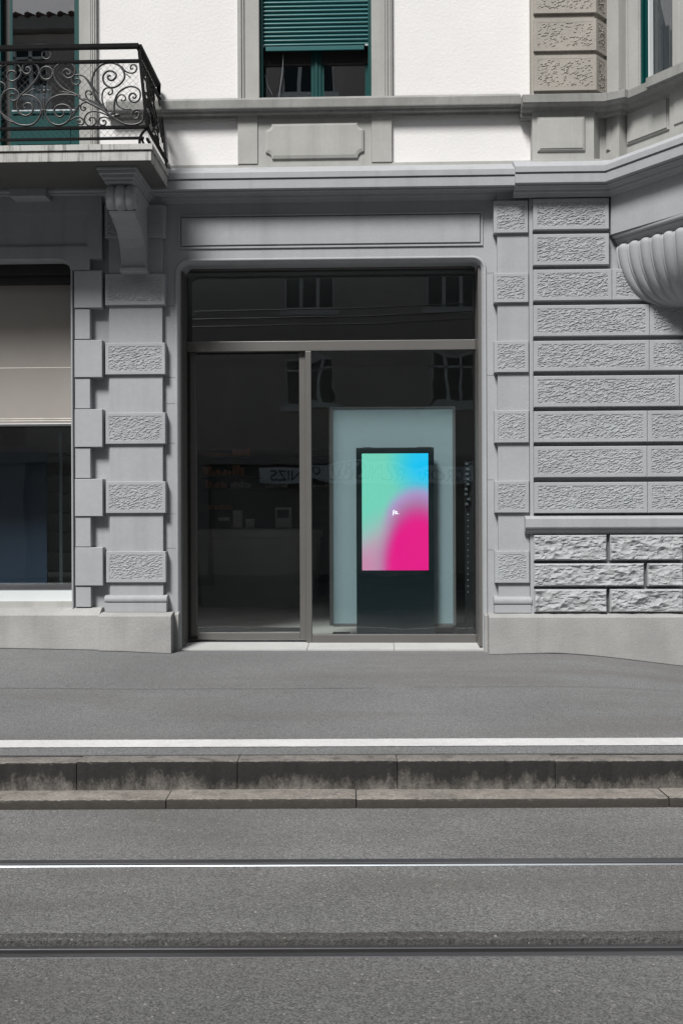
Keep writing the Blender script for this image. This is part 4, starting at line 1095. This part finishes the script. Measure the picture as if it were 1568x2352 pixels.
# rails of the front
mb = MB()
def hbar(py0, py1, px_r, y0=-.018, y1=.018, xl=xLb):
    mb.box(xl, fx(px_r, yR, py0), yR+y0, yR+y1, fz(200, py1, yR), fz(200, py0, yR))
hbar(103.5, 112, 319.5, -.026, .026); hbar(139.5, 145, 321); hbar(291, 296.5, 339.5); hbar(316.5, 321.5, 331, -.012, .012)
# side rails, from the corner back to the wall
def sbar(py0, py1, w2, xe_off=0, pxm=200, x_=None, y1=-.0):
    z0, z1 = fz(pxm, py1, yR), fz(pxm, py0, yR); xx = (lean((z0+z1)/2) if x_ is None else x_)
    mb.box(xx-w2, xx+w2, yR+.0, y1, z0, z1)
sbar(103.6, 111.9, .024, y1=-.04); sbar(139.6, 144.9, .014); sbar(291.1, 296.4, .014); sbar(318, 323, .010)
# corner post and wall post, scroll foot
zr0, zr1 = fz(330, 324, yR), fz(330, 112, yR)
def leanpost(y, w2, z0, z1):
    xa_, xb_ = lean(z0), lean(z1)
    mb.add([(xa_-w2, y-w2, z0), (xa_+w2, y-w2, z0), (xa_+w2, y+w2, z0), (xa_-w2, y+w2, z0), (xb_-w2, y-w2, z1), (xb_+w2, y-w2, z1), (xb_+w2, y+w2, z1), (xb_-w2, y+w2, z1)],
           [(0, 1, 5, 4), (1, 2, 6, 5), (2, 3, 7, 6), (3, 0, 4, 7)])
leanpost(yR, .012, fz(330, 293, yR), zr1); leanpost(-.012, .010, fz(330, 318, yR), zr1-.1)
mb.tube([(xcT, -.03, zTp-.08), (xcT, -.03, zTp)], .02, 8)
for dx in (0, -1.5, -3.0):
    c = [(xcB+dx, yR, fz(330, 294, yR)), (xcB-.04+dx, yR, fz(330, 306, yR)), (xcB-.062+dx, yR, fz(330, 320, yR)), (xcB-.06+dx, yR, tz1-.004)]
    mb.tube(crom(c, 5), .012, 6)
mb.tube(crom([(xcB-.055, yR, fz(330, 312, yR)), (xcB-.02, yR+.02, tz1+.012), (xcB+.0, yR+.05, tz1)], 4), .010, 6)
rb = mb.build('rails', M['ironshade'], bal)
# side scrollwork: the corner pattern turned through a right angle
mb = MB()
for s, w_ in strokes[12:24]:
    s2 = []
    for p in s:
        t = xcB-p[0]+.02
        s2.append((lean(p[2]), yR+t*.98, p[2]))
    s2 = [p for p in s2 if yR+.0 <= p[1] <= -.02]
    if len(s2) > 3: mb.tube(crom(s2, 4), r0*w_, 5, flat=1.0)
for s, w_ in strokes[13:17]+strokes[:2]:
    s2 = []
    for p in s:
        s2.append((lean(p[2])+.004, -.02-(xcB-p[0])*.55, p[2]))
    s2 = [p for p in s2 if yR <= p[1] <= -.02]
    if len(s2) > 3: mb.tube(crom(s2, 4), r0*w_*.9, 5)
mb.build('scrollwork', M['ironshade'], bal)
# diamond wire netting
mb = MB(); zn0, zn1 = fz(200, 318, yR), fz(200, 142, yR); H = zn1-zn0; pt = .054
x = xLb
def wire(x0, z0, x1, z1): mb.tube([(x0, yR+.012, z0), (x1, yR+.012, z1)], .00125, 3)
xr_ = xcT-.005
while x < xr_+H:
    a0, b0 = (x, zn0), (x+H, zn1)
    if b0[0] > xr_: b0 = (xr_, zn0+(xr_-x)) if x < xr_ else None
    if b0 and x > -4.2: wire(a0[0], a0[1], b0[0], b0[1])
    a0, b0 = (x, zn1), (x+H, zn0)
    if b0[0] > xr_: b0 = (xr_, zn1-(xr_-x)) if x < xr_ else None
    if b0 and x > -4.2: wire(a0[0], a0[1], b0[0], b0[1])
    a1 = (x-.0, zn0); x += pt
y = yR-H
while y < 0:
    for sg in (0, 1):
        y0, y1 = y, y+H; za, zb3 = (zn0, zn1) if sg else (zn1, zn0)
        t0, t1 = max(0, (yR-y0)/H), min(1, (-.02-y0)/H)
        if t1 > t0:
            p0 = za+(zb3-za)*t0; p1 = za+(zb3-za)*t1
            mb.tube([(lean(p0)+.01, y0+H*t0, p0), (lean(p1)+.01, y0+H*t1, p1)], .00125, 3)
    y += pt
mb.build('wire_netting', M['wire'], bal)

# =================================================================== SHOPFRONT
yS = .32
Sx = lambda p, y=yS, py=1100: fx(p, y, py)
Sz = lambda py, y=yS, px=760: fz(px, py, y)
mb = MB()
xl, xr_ = xo0-.02, xo1+.02
ztr0, ztr1 = Sz(805.5), Sz(782.5)
zbot = Sz(1476)
# outer lining and jambs
mb.box(xo0+.003, Sx(430.5), .05, yS+.10, zth, zo1-.06); mb.box(Sx(1092.5), xo1-.003, .05, yS+.10, zth, zo1-.06)
mb.box(Sx(430.5), Sx(1092.5), yS-.02, yS+.10, Sz(619), zo1+.02)
mb.build('shopfront_lining', M['frame'], B, bevel=.003)
mb = MB()
mb.box(Sx(430.5)+.001, Sx(1092.5)-.001, yS-.006, yS+.07, ztr0, ztr1)
mb.box(Sx(701.8), Sx(715.2), yS-.004, yS+.07, zbot, ztr0-.001)
mb.box(Sx(715.2)+.001, Sx(1092.5)-.001, yS-.004, yS+.07, zbot, Sz(1457.5))
fr = mb.build('shopfront', M['frame'], B, bevel=.004, label='bronze metal shopfront with sliding glass door')
mb = MB(); yD = yS+.045
mb.box(Sx(436, yD), Sx(451.8, yD), yD, yD+.05, Sz(1469, yD), Sz(808, yD)); mb.box(Sx(687.8, yD), Sx(701.8, yD), yD, yD+.05, Sz(1469, yD), Sz(808, yD))
mb.box(Sx(451.8, yD)+.001, Sx(687.8, yD)-.001, yD+.002, yD+.05, Sz(1469, yD), Sz(1453, yD))
mb.build('sliding_door', M['frame'], fr, bevel=.003)
MB().box(Sx(451.8, yD), Sx(687.8, yD), yD+.02, yD+.026, Sz(1453, yD), Sz(808, yD)).build('door_pane', M['shopglass'], fr)
MB().box(Sx(715.2), Sx(1092.5), yS+.02, yS+.026, Sz(1457.5), ztr0).build('window_pane', M['wavyglass'], fr)
MB().box(Sx(430.5), Sx(1092.5), yS+.02, yS+.026, ztr1, Sz(619)).build('transom_pane', M['topglass'], fr)
mb = MB(); mb.box(Sx(431), Sx(436.5), yS+.01, yS+.09, Sz(1470), Sz(806)); mb.box(Sx(431), Sx(701), yS+.06, yS+.12, Sz(809.5), ztr0); mb.box(Sx(452), Sx(688), yS+.10, yS+.14, Sz(1453.5), Sz(1444)); mb.box(Sx(431), Sx(451), yS+.02, yS+.04, Sz(1469), Sz(1462)); mb.build('door_track', M['darkmetal'], fr)
# left shop window: dark head box, blind, glass
mb = MB(); yL = .20
mb.box(xw0, xw1+.01, .06, .34, fz(85, 632, .06), zw1+.02); mb.box(xw0, xw1+.01, .10, .34, fz(85, 650, .1), fz(85, 632.5, .1)); mb.build('blind_box', M['darkmetal'], B)
bl = MB().box(xw0, fx(168.5, yL, 800), yL, yL+.004, fz(85, 973, yL), fz(85, 645, yL)).build('roller_blind', M['blind'], B)
mb = MB()
mb.box(xw0, fx(168.5, yL, 800), yL-.002, yL+.0, fz(85, 845.5, yL), fz(85, 844, yL)); mb.box(xw0, fx(168.5, yL, 800), yL-.003, yL, fz(85, 962.4, yL), fz(85, 961, yL)); mb.box(xw0, fx(168.5, yL, 800), yL-.003, yL, fz(85, 967.4, yL), fz(85, 966, yL)); mb.build('blind_seam', M['cream'], bl)
mb = MB(); mb.box(xw0, fx(167.5, yL, 800), yL-.014, yL+.014, fz(85, 979.5, yL), fz(85, 973.2, yL)); mb.build('blind_bar', M['steeldull'], bl, bevel=.003)
lw = MB().box(xw0, fx(169, .28, 1100), .28, .286, fz(85, 1345, .28), zw1).build('left_shop_pane', M['shopglass'], B)
lw.name = 'shop_pane'
mb = MB(); mb.box(xw1-.0, xw1+.03, .26, .34, fz(85, 1345, .28), zw1); mb.build('pane_frame', M['darkmetal'], B)

# =================================================================== INTERIOR
FZ = .452
mb = MB(); mb.box(-8.8, 8.8, .701, 8.5, FZ-.1, FZ); mb.build('shop_floor', M['roomfloor'], B)
mb = MB(); mb.box(-8.9, -8.8, .36, 8.5, 0, 4.6); mb.box(8.8, 8.9, .36, 8.5, 0, 4.6); mb.box(-8.8, 8.8, 8.5, 8.6, 0, 4.6); mb.build('shop_wall', M['room'], B)
MB().box(-9, 9, .345, 8.6, 4.25, 4.35).build('shop_ceiling', M['room'], B)
MB().box(XL, XR, .365, 9, zT, zT+.2).build('unseen_roof_cap', M['room'], B)  # unseen slab added to keep the interior dark
mb = MB(); mb.box(XL, XL+.1, .37, 9, 4.36, zT); mb.box(XR-.1, XR, .37, 9, 4.36, zT); mb.box(XL, XR, 9, 9.1, 0, zT); mb.build('rear_wall', M['room'], B)
# partition between the two shop rooms
MB().box(fx(250, .5)-.1, fx(250, .5), .37, 3.2, FZ, 4.25).build('partition', M['room'], B)

# lit advertising kiosk
yK = .58
kx0, kx1 = fx(818, yK, 1200), fx(996.6, yK, 1200); kz1 = fz(907, 1027.7, yK)
K = empty('advertising_kiosk', ((kx0+kx1)/2, yK, FZ), 'black freestanding display kiosk showing a green, cyan and pink gradient behind the shop window', 'kiosk')
mb = MB(); mb.box(kx0, kx1, yK, yK+.055, FZ+.03, kz1); mb.build('housing', M['kiosk'], K, bevel=.006)
mb = MB(); mb.box(kx0+.05, kx1-.05, yK-.05, yK+.14, FZ, FZ+.03); mb.build('foot', M['kiosk'], K, bevel=.004)
for a, b_ in ((833, 853), (958, 990)): MB().box(fx(a, yK, 1027), fx(b_, yK, 1027), yK+.01, yK+.06, kz1, kz1+.005).build('top_vent', M['darkmetal'], K)
mb = MB(); mb.box(fx(902, yK, 1320), fx(912, yK, 1320), yK-.003, yK+.001, fz(907, 1322, yK), fz(907, 1319, yK)); mb.build('sensor', M['darkmetal'], K)
qx0, qx1 = fx(831, yK-.004, 1175), fx(983.4, yK-.004, 1175); qz0, qz1 = fz(907, 1310, yK-.004), fz(907, 1041.5, yK-.004)
nu, nv_ = 48, 84
me = bpy.data.meshes.new('screen'); V = []; Cc = []
G_, C_, Mg, Lv = np.array([115, 203, 178.]), np.array([28, 190, 235.]), np.array([231, 28, 130.]), np.array([140, 178, 222.])
def lerp(a, b_, t): return a+(b_-a)*t
def ss(a, b_, x): t = min(1, max(0, (x-a)/(b_-a))); return t*t*(3-2*t)
for j in range(nv_+1):
    for i in range(nu+1):
        u = i/nu; v_ = j/nv_
        V.append((qx0+(qx1-qx0)*u, yK-.004, qz1+(qz0-qz1)*v_))
        c = lerp(G_, C_, ss(.62, .12, math.hypot((u-1.02)*.85, (v_-.08)*1.5)))
        d2 = math.hypot((u-.85)/.62, (v_-1.0)/.62)
        mid = lerp(c, np.array([165, 165, 205.]), .85*ss(.25, .45, u)*math.exp(-((d2-1.05)/.13)**2))
        c = lerp(mid, Mg, ss(1.22, .60, d2))
        pk = ss(.50, .86, v_+.34*u)*ss(.62, .30, u)*.85*(1-ss(1.22, .60, d2))
        c = lerp(c, lerp(np.array([186, 172, 180.]), np.array([216, 122, 164.]), ss(.66, 1.0, v_+.3*u)), pk)
        Cc.append(tuple(s2l(c))+(1,))
me.from_pydata(V, [], [(j*(nu+1)+i, (j+1)*(nu+1)+i, (j+1)*(nu+1)+i+1, j*(nu+1)+i+1) for j in range(nv_) for i in range(nu)])
ca_ = me.color_attributes.new('gradient', 'FLOAT_COLOR', 'POINT')
for i, c in enumerate(Cc): ca_.data[i].color = c
sm_ = bpy.data.materials.new('screen_light'); sm_.use_nodes = True; t = sm_.node_tree; t.nodes.clear()
at = t.nodes.new('ShaderNodeAttribute'); at.attribute_name = 'gradient'; em = t.nodes.new('ShaderNodeEmission'); ou = t.nodes.new('ShaderNodeOutputMaterial')
SCR = 1.0
em.inputs['Strength'].default_value = 1.55; SCREEN = em
t.links.new(at.outputs['Color'], em.inputs['Color']); t.links.new(em.outputs[0], ou.inputs['Surface'])
me.materials.append(sm_); scr = bpy.data.objects.new('screen', me); COL.objects.link(scr); scr.parent = K; scr.matrix_parent_inverse = K.matrix_world.inverted()
def text(s, name, loc, size, m_, parent, rot=(math.pi/2, 0, 0), align='CENTER', ext=.0005):
    cu = bpy.data.curves.new(name, 'FONT'); cu.body = s; cu.size = size; cu.align_x = align; cu.align_y = 'CENTER'; cu.extrude = ext
    tmp = bpy.data.objects.new('tmp', cu); COL.objects.link(tmp); bpy.context.view_layer.update()
    dg = bpy.context.evaluated_depsgraph_get(); me = bpy.data.meshes.new_from_object(tmp.evaluated_get(dg)); bpy.data.objects.remove(tmp)
    me.name = name; o = bpy.data.objects.new(name, me); COL.objects.link(o); me.materials.clear(); me.materials.append(m_)
    mw = Matrix.Translation(loc) @ Matrix.Rotation(rot[2], 4, 'Z') @ Matrix.Rotation(rot[0], 4, 'X')
    me.transform(mw)
    if parent is not None: o.parent = parent; o.matrix_parent_inverse = parent.matrix_world.inverted()
    return o
wl = bpy.data.materials.new('logo_light'); wl.use_nodes = True; wl.node_tree.nodes['Principled BSDF'].inputs['Emission Color'].default_value = (1, 1, 1, 1); wl.node_tree.nodes['Principled BSDF'].inputs['Emission Strength'].default_value = 1.9
text('jls.', 'logo', (fx(908.5, yK-.006, 1176), yK-.006, fz(908, 1176.5, yK)), .060, wl, K)

# pale banner on a frame behind the kiosk
yB = .74
bx0, bx1 = fx(764.5, yB, 1200), fx(1039, yB, 1200); bzb, bzt = fz(900, 1432, yB), fz(900, 938, yB)
BN = empty('freestanding_banner', ((bx0+bx1)/2, yB, FZ), 'tall pale blue display panel in a thin dark frame standing behind the kiosk', 'banner')
MB().box(bx0, bx1, yB, yB+.05, bzb, bzt).build('fabric', M['banner'], BN)
mb = MB(); q = .035
mb.box(bx0-q, bx0, yB-.012, yB+.06, bzb-.02, bzt+q*.4); mb.box(bx1, bx1+q*.8, yB-.012, yB+.06, bzb-.02, bzt+q*.4); mb.box(bx0, bx1, yB-.012, yB+.06, bzt, bzt+q*.4); mb.box(bx0, bx1, yB-.012, yB+.06, bzb-.03, bzb)
mb.build('frame', mat('panel_frame', (.17, .16, .155), .5, .1, 3), BN)
for a, b_ in ((bx0-.01, bx0+.16), (bx1-.16, bx1+.01)): MB().box(a, b_, yB-.14, yB+.2, FZ, FZ+.04).build('foot', M['darkmetal'], BN)
# slotted upright at the right edge of the shop window
yU = .9; ux = fx(1073.5, yU, 1200)
U = empty('slotted_rack', (ux, yU, FZ), 'dark slotted rack upright with small bright studs at the right of the shop window', 'rack')
MB().box(ux-.03, ux+.06, yU, yU+.04, FZ, fz(1073, 1060, yU)).build('upright', M['darkmetal'], U)
mb = MB()
for k in range(15):
    pz = 1168+k*13.7; c = (fx(1074, yU-.004, pz), yU-.006, fz(1074, pz, yU)); mb.blob(c, (.0055, .004, .0055), 8, 4)
mb.build('stud', M['cream'], U); bpy.data.objects['stud']['kind'] = 'stuff'
mb = MB(); rng_ = random.Random(3)
for k in range(9):
    pz = 1066+k*11.5; c = (fx(1071, yU-.004, pz)+rng_.uniform(-.01, .02), yU-.03, fz(1074, pz, yU)); mb.box(c[0]-.014, c[0]+.014, yU-.05, yU, c[2]-.012, c[2]+.012)
mb.build('hanging_tag', mat('smoked_tag', (.13, .15, .16), .6, .2, 30), U); bpy.data.objects['hanging_tag']['kind'] = 'stuff'
# leaflets on the floor by the glass
yP = 1.35; LF = MB()
for k, (a, b_, dz, sk) in enumerate(((1041, 1086, 0, 0), (1046, 1080, .022, .03), (1052, 1084, .044, -.02))):
    x0, x1 = fx(a, yP, 1450), fx(b_, yP, 1450)
    LF.add([(x0, yP-.12, FZ+.003+dz), (x1, yP-.12+sk, FZ+.006+dz), (x1-.01, yP+.16+sk, FZ+.010+dz), (x0+.02, yP+.16, FZ+.008+dz),
            (x0, yP-.12, FZ+.012+dz), (x1, yP-.12+sk, FZ+.015+dz), (x1-.01, yP+.16+sk, FZ+.019+dz), (x0+.02, yP+.16, FZ+.017+dz)],
           [(4, 5, 6, 7), (0, 1, 5, 4), (1, 2, 6, 5), (2, 3, 7, 6), (3, 0, 4, 7), (0, 3, 2, 1)])
LF.build('leaflet_pile', M['paper'], None, label='small pile of white leaflets on the floor in the shop window corner', cat='leaflets')

# shop counter deep inside
yCn = 4.6; cxa, cxb = fx(475, yCn, 1300), fx(688, yCn, 1300); cz1 = fz(560, 1218, yCn)
mb = MB(); n = 24; v = []; pr_ = [(0, FZ), (.02, FZ+.02), (.0, FZ+.10), (-.02, FZ+.45), (-.06, cz1-.06), (-.07, cz1)]
prof = [(.02, FZ), (.05, FZ+.16), (.10, cz1-.12), (.13, cz1-.08), (.13, cz1), (-.6, cz1)]
pth = [(cxa-.2, yCn+.9), (cxa-.18, yCn+.3), (cxa-.05, yCn+.08), (cxa+.12, yCn), (cxb-.15, yCn), (cxb, yCn+.08), (cxb+.12, yCn+.3), (cxb+.14, yCn+.9)]
mb.sweep(pth, prof, cap=False, smooth=False)
CT = empty('shop_counter', ((cxa+cxb)/2, yCn, FZ), 'pale rounded sales counter in the dim back of the shop', 'counter')
mb.build('counter_body', M['counter'], CT)
MB().box(cxa-.1, cxb+.06, yCn-.02, yCn+.9, cz1-.006, cz1+.02).build('counter_top', M['counter'], CT, bevel=.008)
def on_counter(name, px0, px1, py_top, m_, label, cat, dy=.2, th=.06, screen=False):
    y = yCn+dy; x0, x1 = fx(px0, y, 1200), fx(px1, y, 1200); zb = cz1+.02; zt = fz(560, py_top, y)
    E = empty(name, ((x0+x1)/2, y, zb), label, cat)
    MB().box(x0, x1, y, y+th, zb+.012, zt).build('casing', m_, E, bevel=.006)
    MB().box((x0+x1)/2-.03, (x0+x1)/2+.03, y-.03, y+th+.05, zb, zb+.012).build('base', M['darkmetal'], E, bevel=.003)
    if screen: MB().box(x0+.02, x1-.02, y-.003, y, zb+.5*(zt-zb), zt-.03).build('display', M['kiosk'], E)
    else: MB().box(x0+.008, x1-.008, y-.002, y, zb+.55*(zt-zb), zb+.8*(zt-zb)).build('front_label', M['paper'], E)
on_counter('card_terminal', 535, 556, 1172, M['cream'], 'pale upright dispenser on the shop counter, left of the small tag board', 'dispenser', .25)
on_counter('tag_board', 564, 584, 1192, M['counter'], 'small squat price board on the shop counter, second from the left', 'price board', .15)
on_counter('cash_register', 632, 668, 1166, M['counter'], 'tall pale cash register screen on the right of the shop counter', 'cash register', .3, .12, True)
on_counter('black_box', 500, 528, 1181, M['shelf'], 'dark box standing at the left end of the shop counter', 'box', .3, .15)
# wall shelves behind, with cartons
ySh = 6.6
rowsS = [(1048, 'hi'), (1092, 'mid'), (1120, 'low'), (1170, 'base')]
SH = empty('wall_shelf_unit', (fx(560, ySh), ySh, FZ), 'dark wall shelving filled with small cartons at the back of the shop', 'shelving')
xs0_, xs1_ = fx(445, ySh, 1100), fx(800, ySh, 1100)
MB().box(xs0_, xs1_, ySh+.32, ySh+.34, FZ, fz(560, 1030, ySh)).build('back_panel', M['shelf'], SH)
for py, _ in rowsS:
    zt = fz(560, py, ySh); MB().box(xs0_, xs1_, ySh, ySh+.32, zt-.02, zt).build('shelf', M['shelf'], SH)
rng_ = random.Random(12)
cart0 = None
def carton(px0, px1, py0, row, m_):
    zb = fz(560, row, ySh); x0, x1 = fx(px0, ySh, 1100), fx(px1, ySh, 1100); zt = fz(560, py0, ySh)
    o = MB().box(x0, x1-.004, ySh+.03, ySh+.16, zb+.001, zt).build('product_carton', m_, None, bevel=.002)
    return o
cl = [(464, 530, 1040, 1048, 'orange', 9), (532, 575, 1027, 1048, 'orange', 4), (465, 487, 1068, 1092, 'orange', 2), (488, 530, 1078, 1092, 'orange', 5), (533, 560, 1064, 1092, 'orange', 3), (472, 520, 1104, 1120, 'orange', 6), (528, 575, 1105, 1120, 'cream', 6), (477, 532, 1158, 1170, 'orange', 4), (608, 660, 1112, 1120, 'cream', 7), (718, 762, 1112, 1120, 'cream', 5)]
for (a, b_, top, row, mk, n) in cl:
    for i in range(n):
        p0 = a+(b_-a)*i/n; o = carton(p0, p0+(b_-a)/n-.8, top+rng_.uniform(0, .35)*(row-top), row, M[mk])
        where = {1048: 'top', 1092: 'second', 1120: 'third', 1170: 'lowest'}[row]
        colr = 'amber' if mk == 'orange' else 'cream'
        tag(o, f'small {colr} carton on the {where} shelf at the dim back of the shop', 'carton', f'{colr} cartons on the {where} shelf')
# display boards seen through the left window
yN = 1.0
mb = MB().box(xw0, fx(108, yN, 1200), yN, yN+.03, fz(60, 1345, yN)-.1, fz(60, 1026, yN))
N1 = mb.build('display_board', M['navy'], None, label='large dark navy display board standing behind the left shop window under the blind', cat='display board')
mb = MB(); yW = 2.0
for k in range(8):
    zt = fz(140, 1045+k*44, yW); mb.box(fx(60, yW, 1200), fx(240, yW, 1200), yW-.25, yW+.02, zt-.015, zt)
E = empty('slatted_shelving', (fx(150, yW), yW, FZ), 'dark slatted shelving behind the right edge of the left shop window', 'shelving')
mb.build('shelf', M['shelf'], E); MB().box(fx(60, yW, 1200), fx(240, yW, 1200), yW+.021, yW+.04, FZ, 3.0).build('back_panel', M['room'], E)
for p in (137, 232): MB().box(fx(p, yW-.26, 1200), fx(p+7, yW-.26, 1200), yW-.27, yW-.251, FZ, 2.6).build('upright', M['net'], E)

# =================================================================== ACROSS THE STREET (seen in the glass)
yO = -19.0
O = empty('opposite_building', (0, yO, 0), 'brown apartment building across the street, seen only as a reflection in the windows', 'building')
def opx(px, yg=.34):           # where a reflection seen at px in the glass plane yg comes from, on the far facade
    L = (yg+10)+(yg-yO); u = (px-PX)/F; d = RT*u+FW; return d.x/d.y*L
def opz(py, yg=.34, px=784):
    L = (yg+10)+(yg-yO); return CAM.z+(PY-py-(px-PX)*ROLL)/F*L
H_ = opz(25, .12, 100)
cells = []
wins = []
wy = [(opz(712), opz(622)-.0), ]
wW = opx(770)-opx(655)
cxs = [opx(712.5)+k*(opx(1040)-opx(712.5)) for k in range(-4, 5)]
zr1 = opz(712); hgt = 1.45
rowsO = [zr1-2.66, zr1, zr1+2.9, zr1+5.8]
mb = MB(); zprev = 0
zgs = 3.5
for zb in rowsO+[None]:
    zt_ = zb if zb is not None else H_-.5
    mb.box(-24, 24, yO-.4, yO, zprev if zprev else zgs, zt_)
    if zb is None: break
    xp = -24
    for c in cxs: mb.box(xp, c-wW/2, yO-.4, yO, zb, zb+hgt); xp = c+wW/2
    mb.box(xp, 24, yO-.4, yO, zb, zb+hgt); zprev = zb+hgt
mb.build('wall', M['oppwall'], O)
mb = MB(); mb.box(-24, 24, yO-.4, yO+.25, H_-.45, H_-.1); mb.box(-24, 24, yO, yO+.12, zgs-.3, zgs); mb.build('eaves_cornice', M['oppstone'], O)
mb = MB()
for k in range(160): mb.tube([(-24+k*.3, yO+.28, H_-.08), (-24+k*.3, yO-3, H_+1.0)], .09, 6)
mb.build('roof', M['tile'], O)
MB().box(-24, 24, yO-8, yO-.7, 0, 12).build('rear', M['black'], O)
for zb in rowsO:
    for c in cxs:
        mb = MB(); t_ = .075; a, b_ = c-wW/2, c+wW/2
        for q in (a, c-wW*.17, c+wW*.17, b_): mb.box(q-t_/1.6, q+t_/1.6, yO-.16, yO-.08, zb, zb+hgt)
        mb.box(a, b_, yO-.165, yO-.075, zb, zb+.09); mb.box(a, b_, yO-.165, yO-.075, zb+hgt-.09, zb+hgt); mb.box(a, b_, yO-.16, yO-.08, zb+hgt*.72, zb+hgt*.76)
        mb.box(a-.12, b_+.12, yO-.1, yO+.12, zb-.14, zb)
        f_ = mb.build('window', M['oppframe'], O)
        MB().box(a, b_, yO-.2, yO-.19, zb, zb+hgt).build('pane', M['kiosk'], f_)
# ground-floor shops opposite with a long pale name board
mb = MB()
for k in range(9): mb.box(-20+k*5-.4, -20+k*5+.4, yO-.4, yO, 0, zgs)
mb.box(-24, 24, yO-.6, yO-.5, 0, zgs); mb.build('ground_floor', M['oppstone'], O)
zA, zB_ = opz(1109), opz(1072)
mb = MB(); mb.box(opx(596), opx(1135), yO+.01, yO+.18, zA, zB_); mb.build('name_board', mat('name_board', (.78, .88, .92), .6, .02, 2), O)
text('G RORI    RUNUSBSL  ORNIZS', 'board_lettering', ((opx(600)+opx(1095))/2, yO+.185, (zA+zB_)/2-.01), .40, mat('lettering', (.03, .03, .03), .7, 0), O, rot=(math.pi/2, 0, math.pi))
# overhead tram wires, above the frame, reflected in the transom
for k, (py, s_, lab) in enumerate(((742, .006, 'lower'), (722, -.012, 'upper'), (757, .010, 'lowest'))):
    yy = -5.5-k*1.5; Lr = (.34+10)+(.34-yy); zz1 = CAM.z+(PY-py)/F*Lr
    mb = MB(); mb.tube([(-30, yy+s_*0, zz1-.5), (-10, yy, zz1), (0, yy, zz1+.1), (10, yy+.1, zz1+.5), (30, yy, zz1+1.2)], .012, 5)
    mb.build('overhead_tram_wire', M['darkmetal'], None, label=f'{lab} black overhead tram wire, seen only as a thin reflection in the transom glass', cat='overhead wire', group='overhead tram wires')
# ground on the far side of the street
mb = MB(); a = S(-60, -8.0); v = [S(-60, -14, .12), S(60, -14, .12), S(60, -6.5, .12), S(-60, -6.5, .12), S(-60, -6.5, -.1), S(60, -6.5, -.1)]
mb.add(v, [(0, 1, 2, 3), (3, 2, 5, 4)]); mb.build('far_pavement', M['pavement'], kind='structure')
mb = MB(); mb.add([(-250, -250, -.08), (250, -250, -.08), (250, 250, -.08), (-250, 250, -.08)], [(0, 1, 2, 3)]); mb.build('ground', M['pavement'], kind='structure')
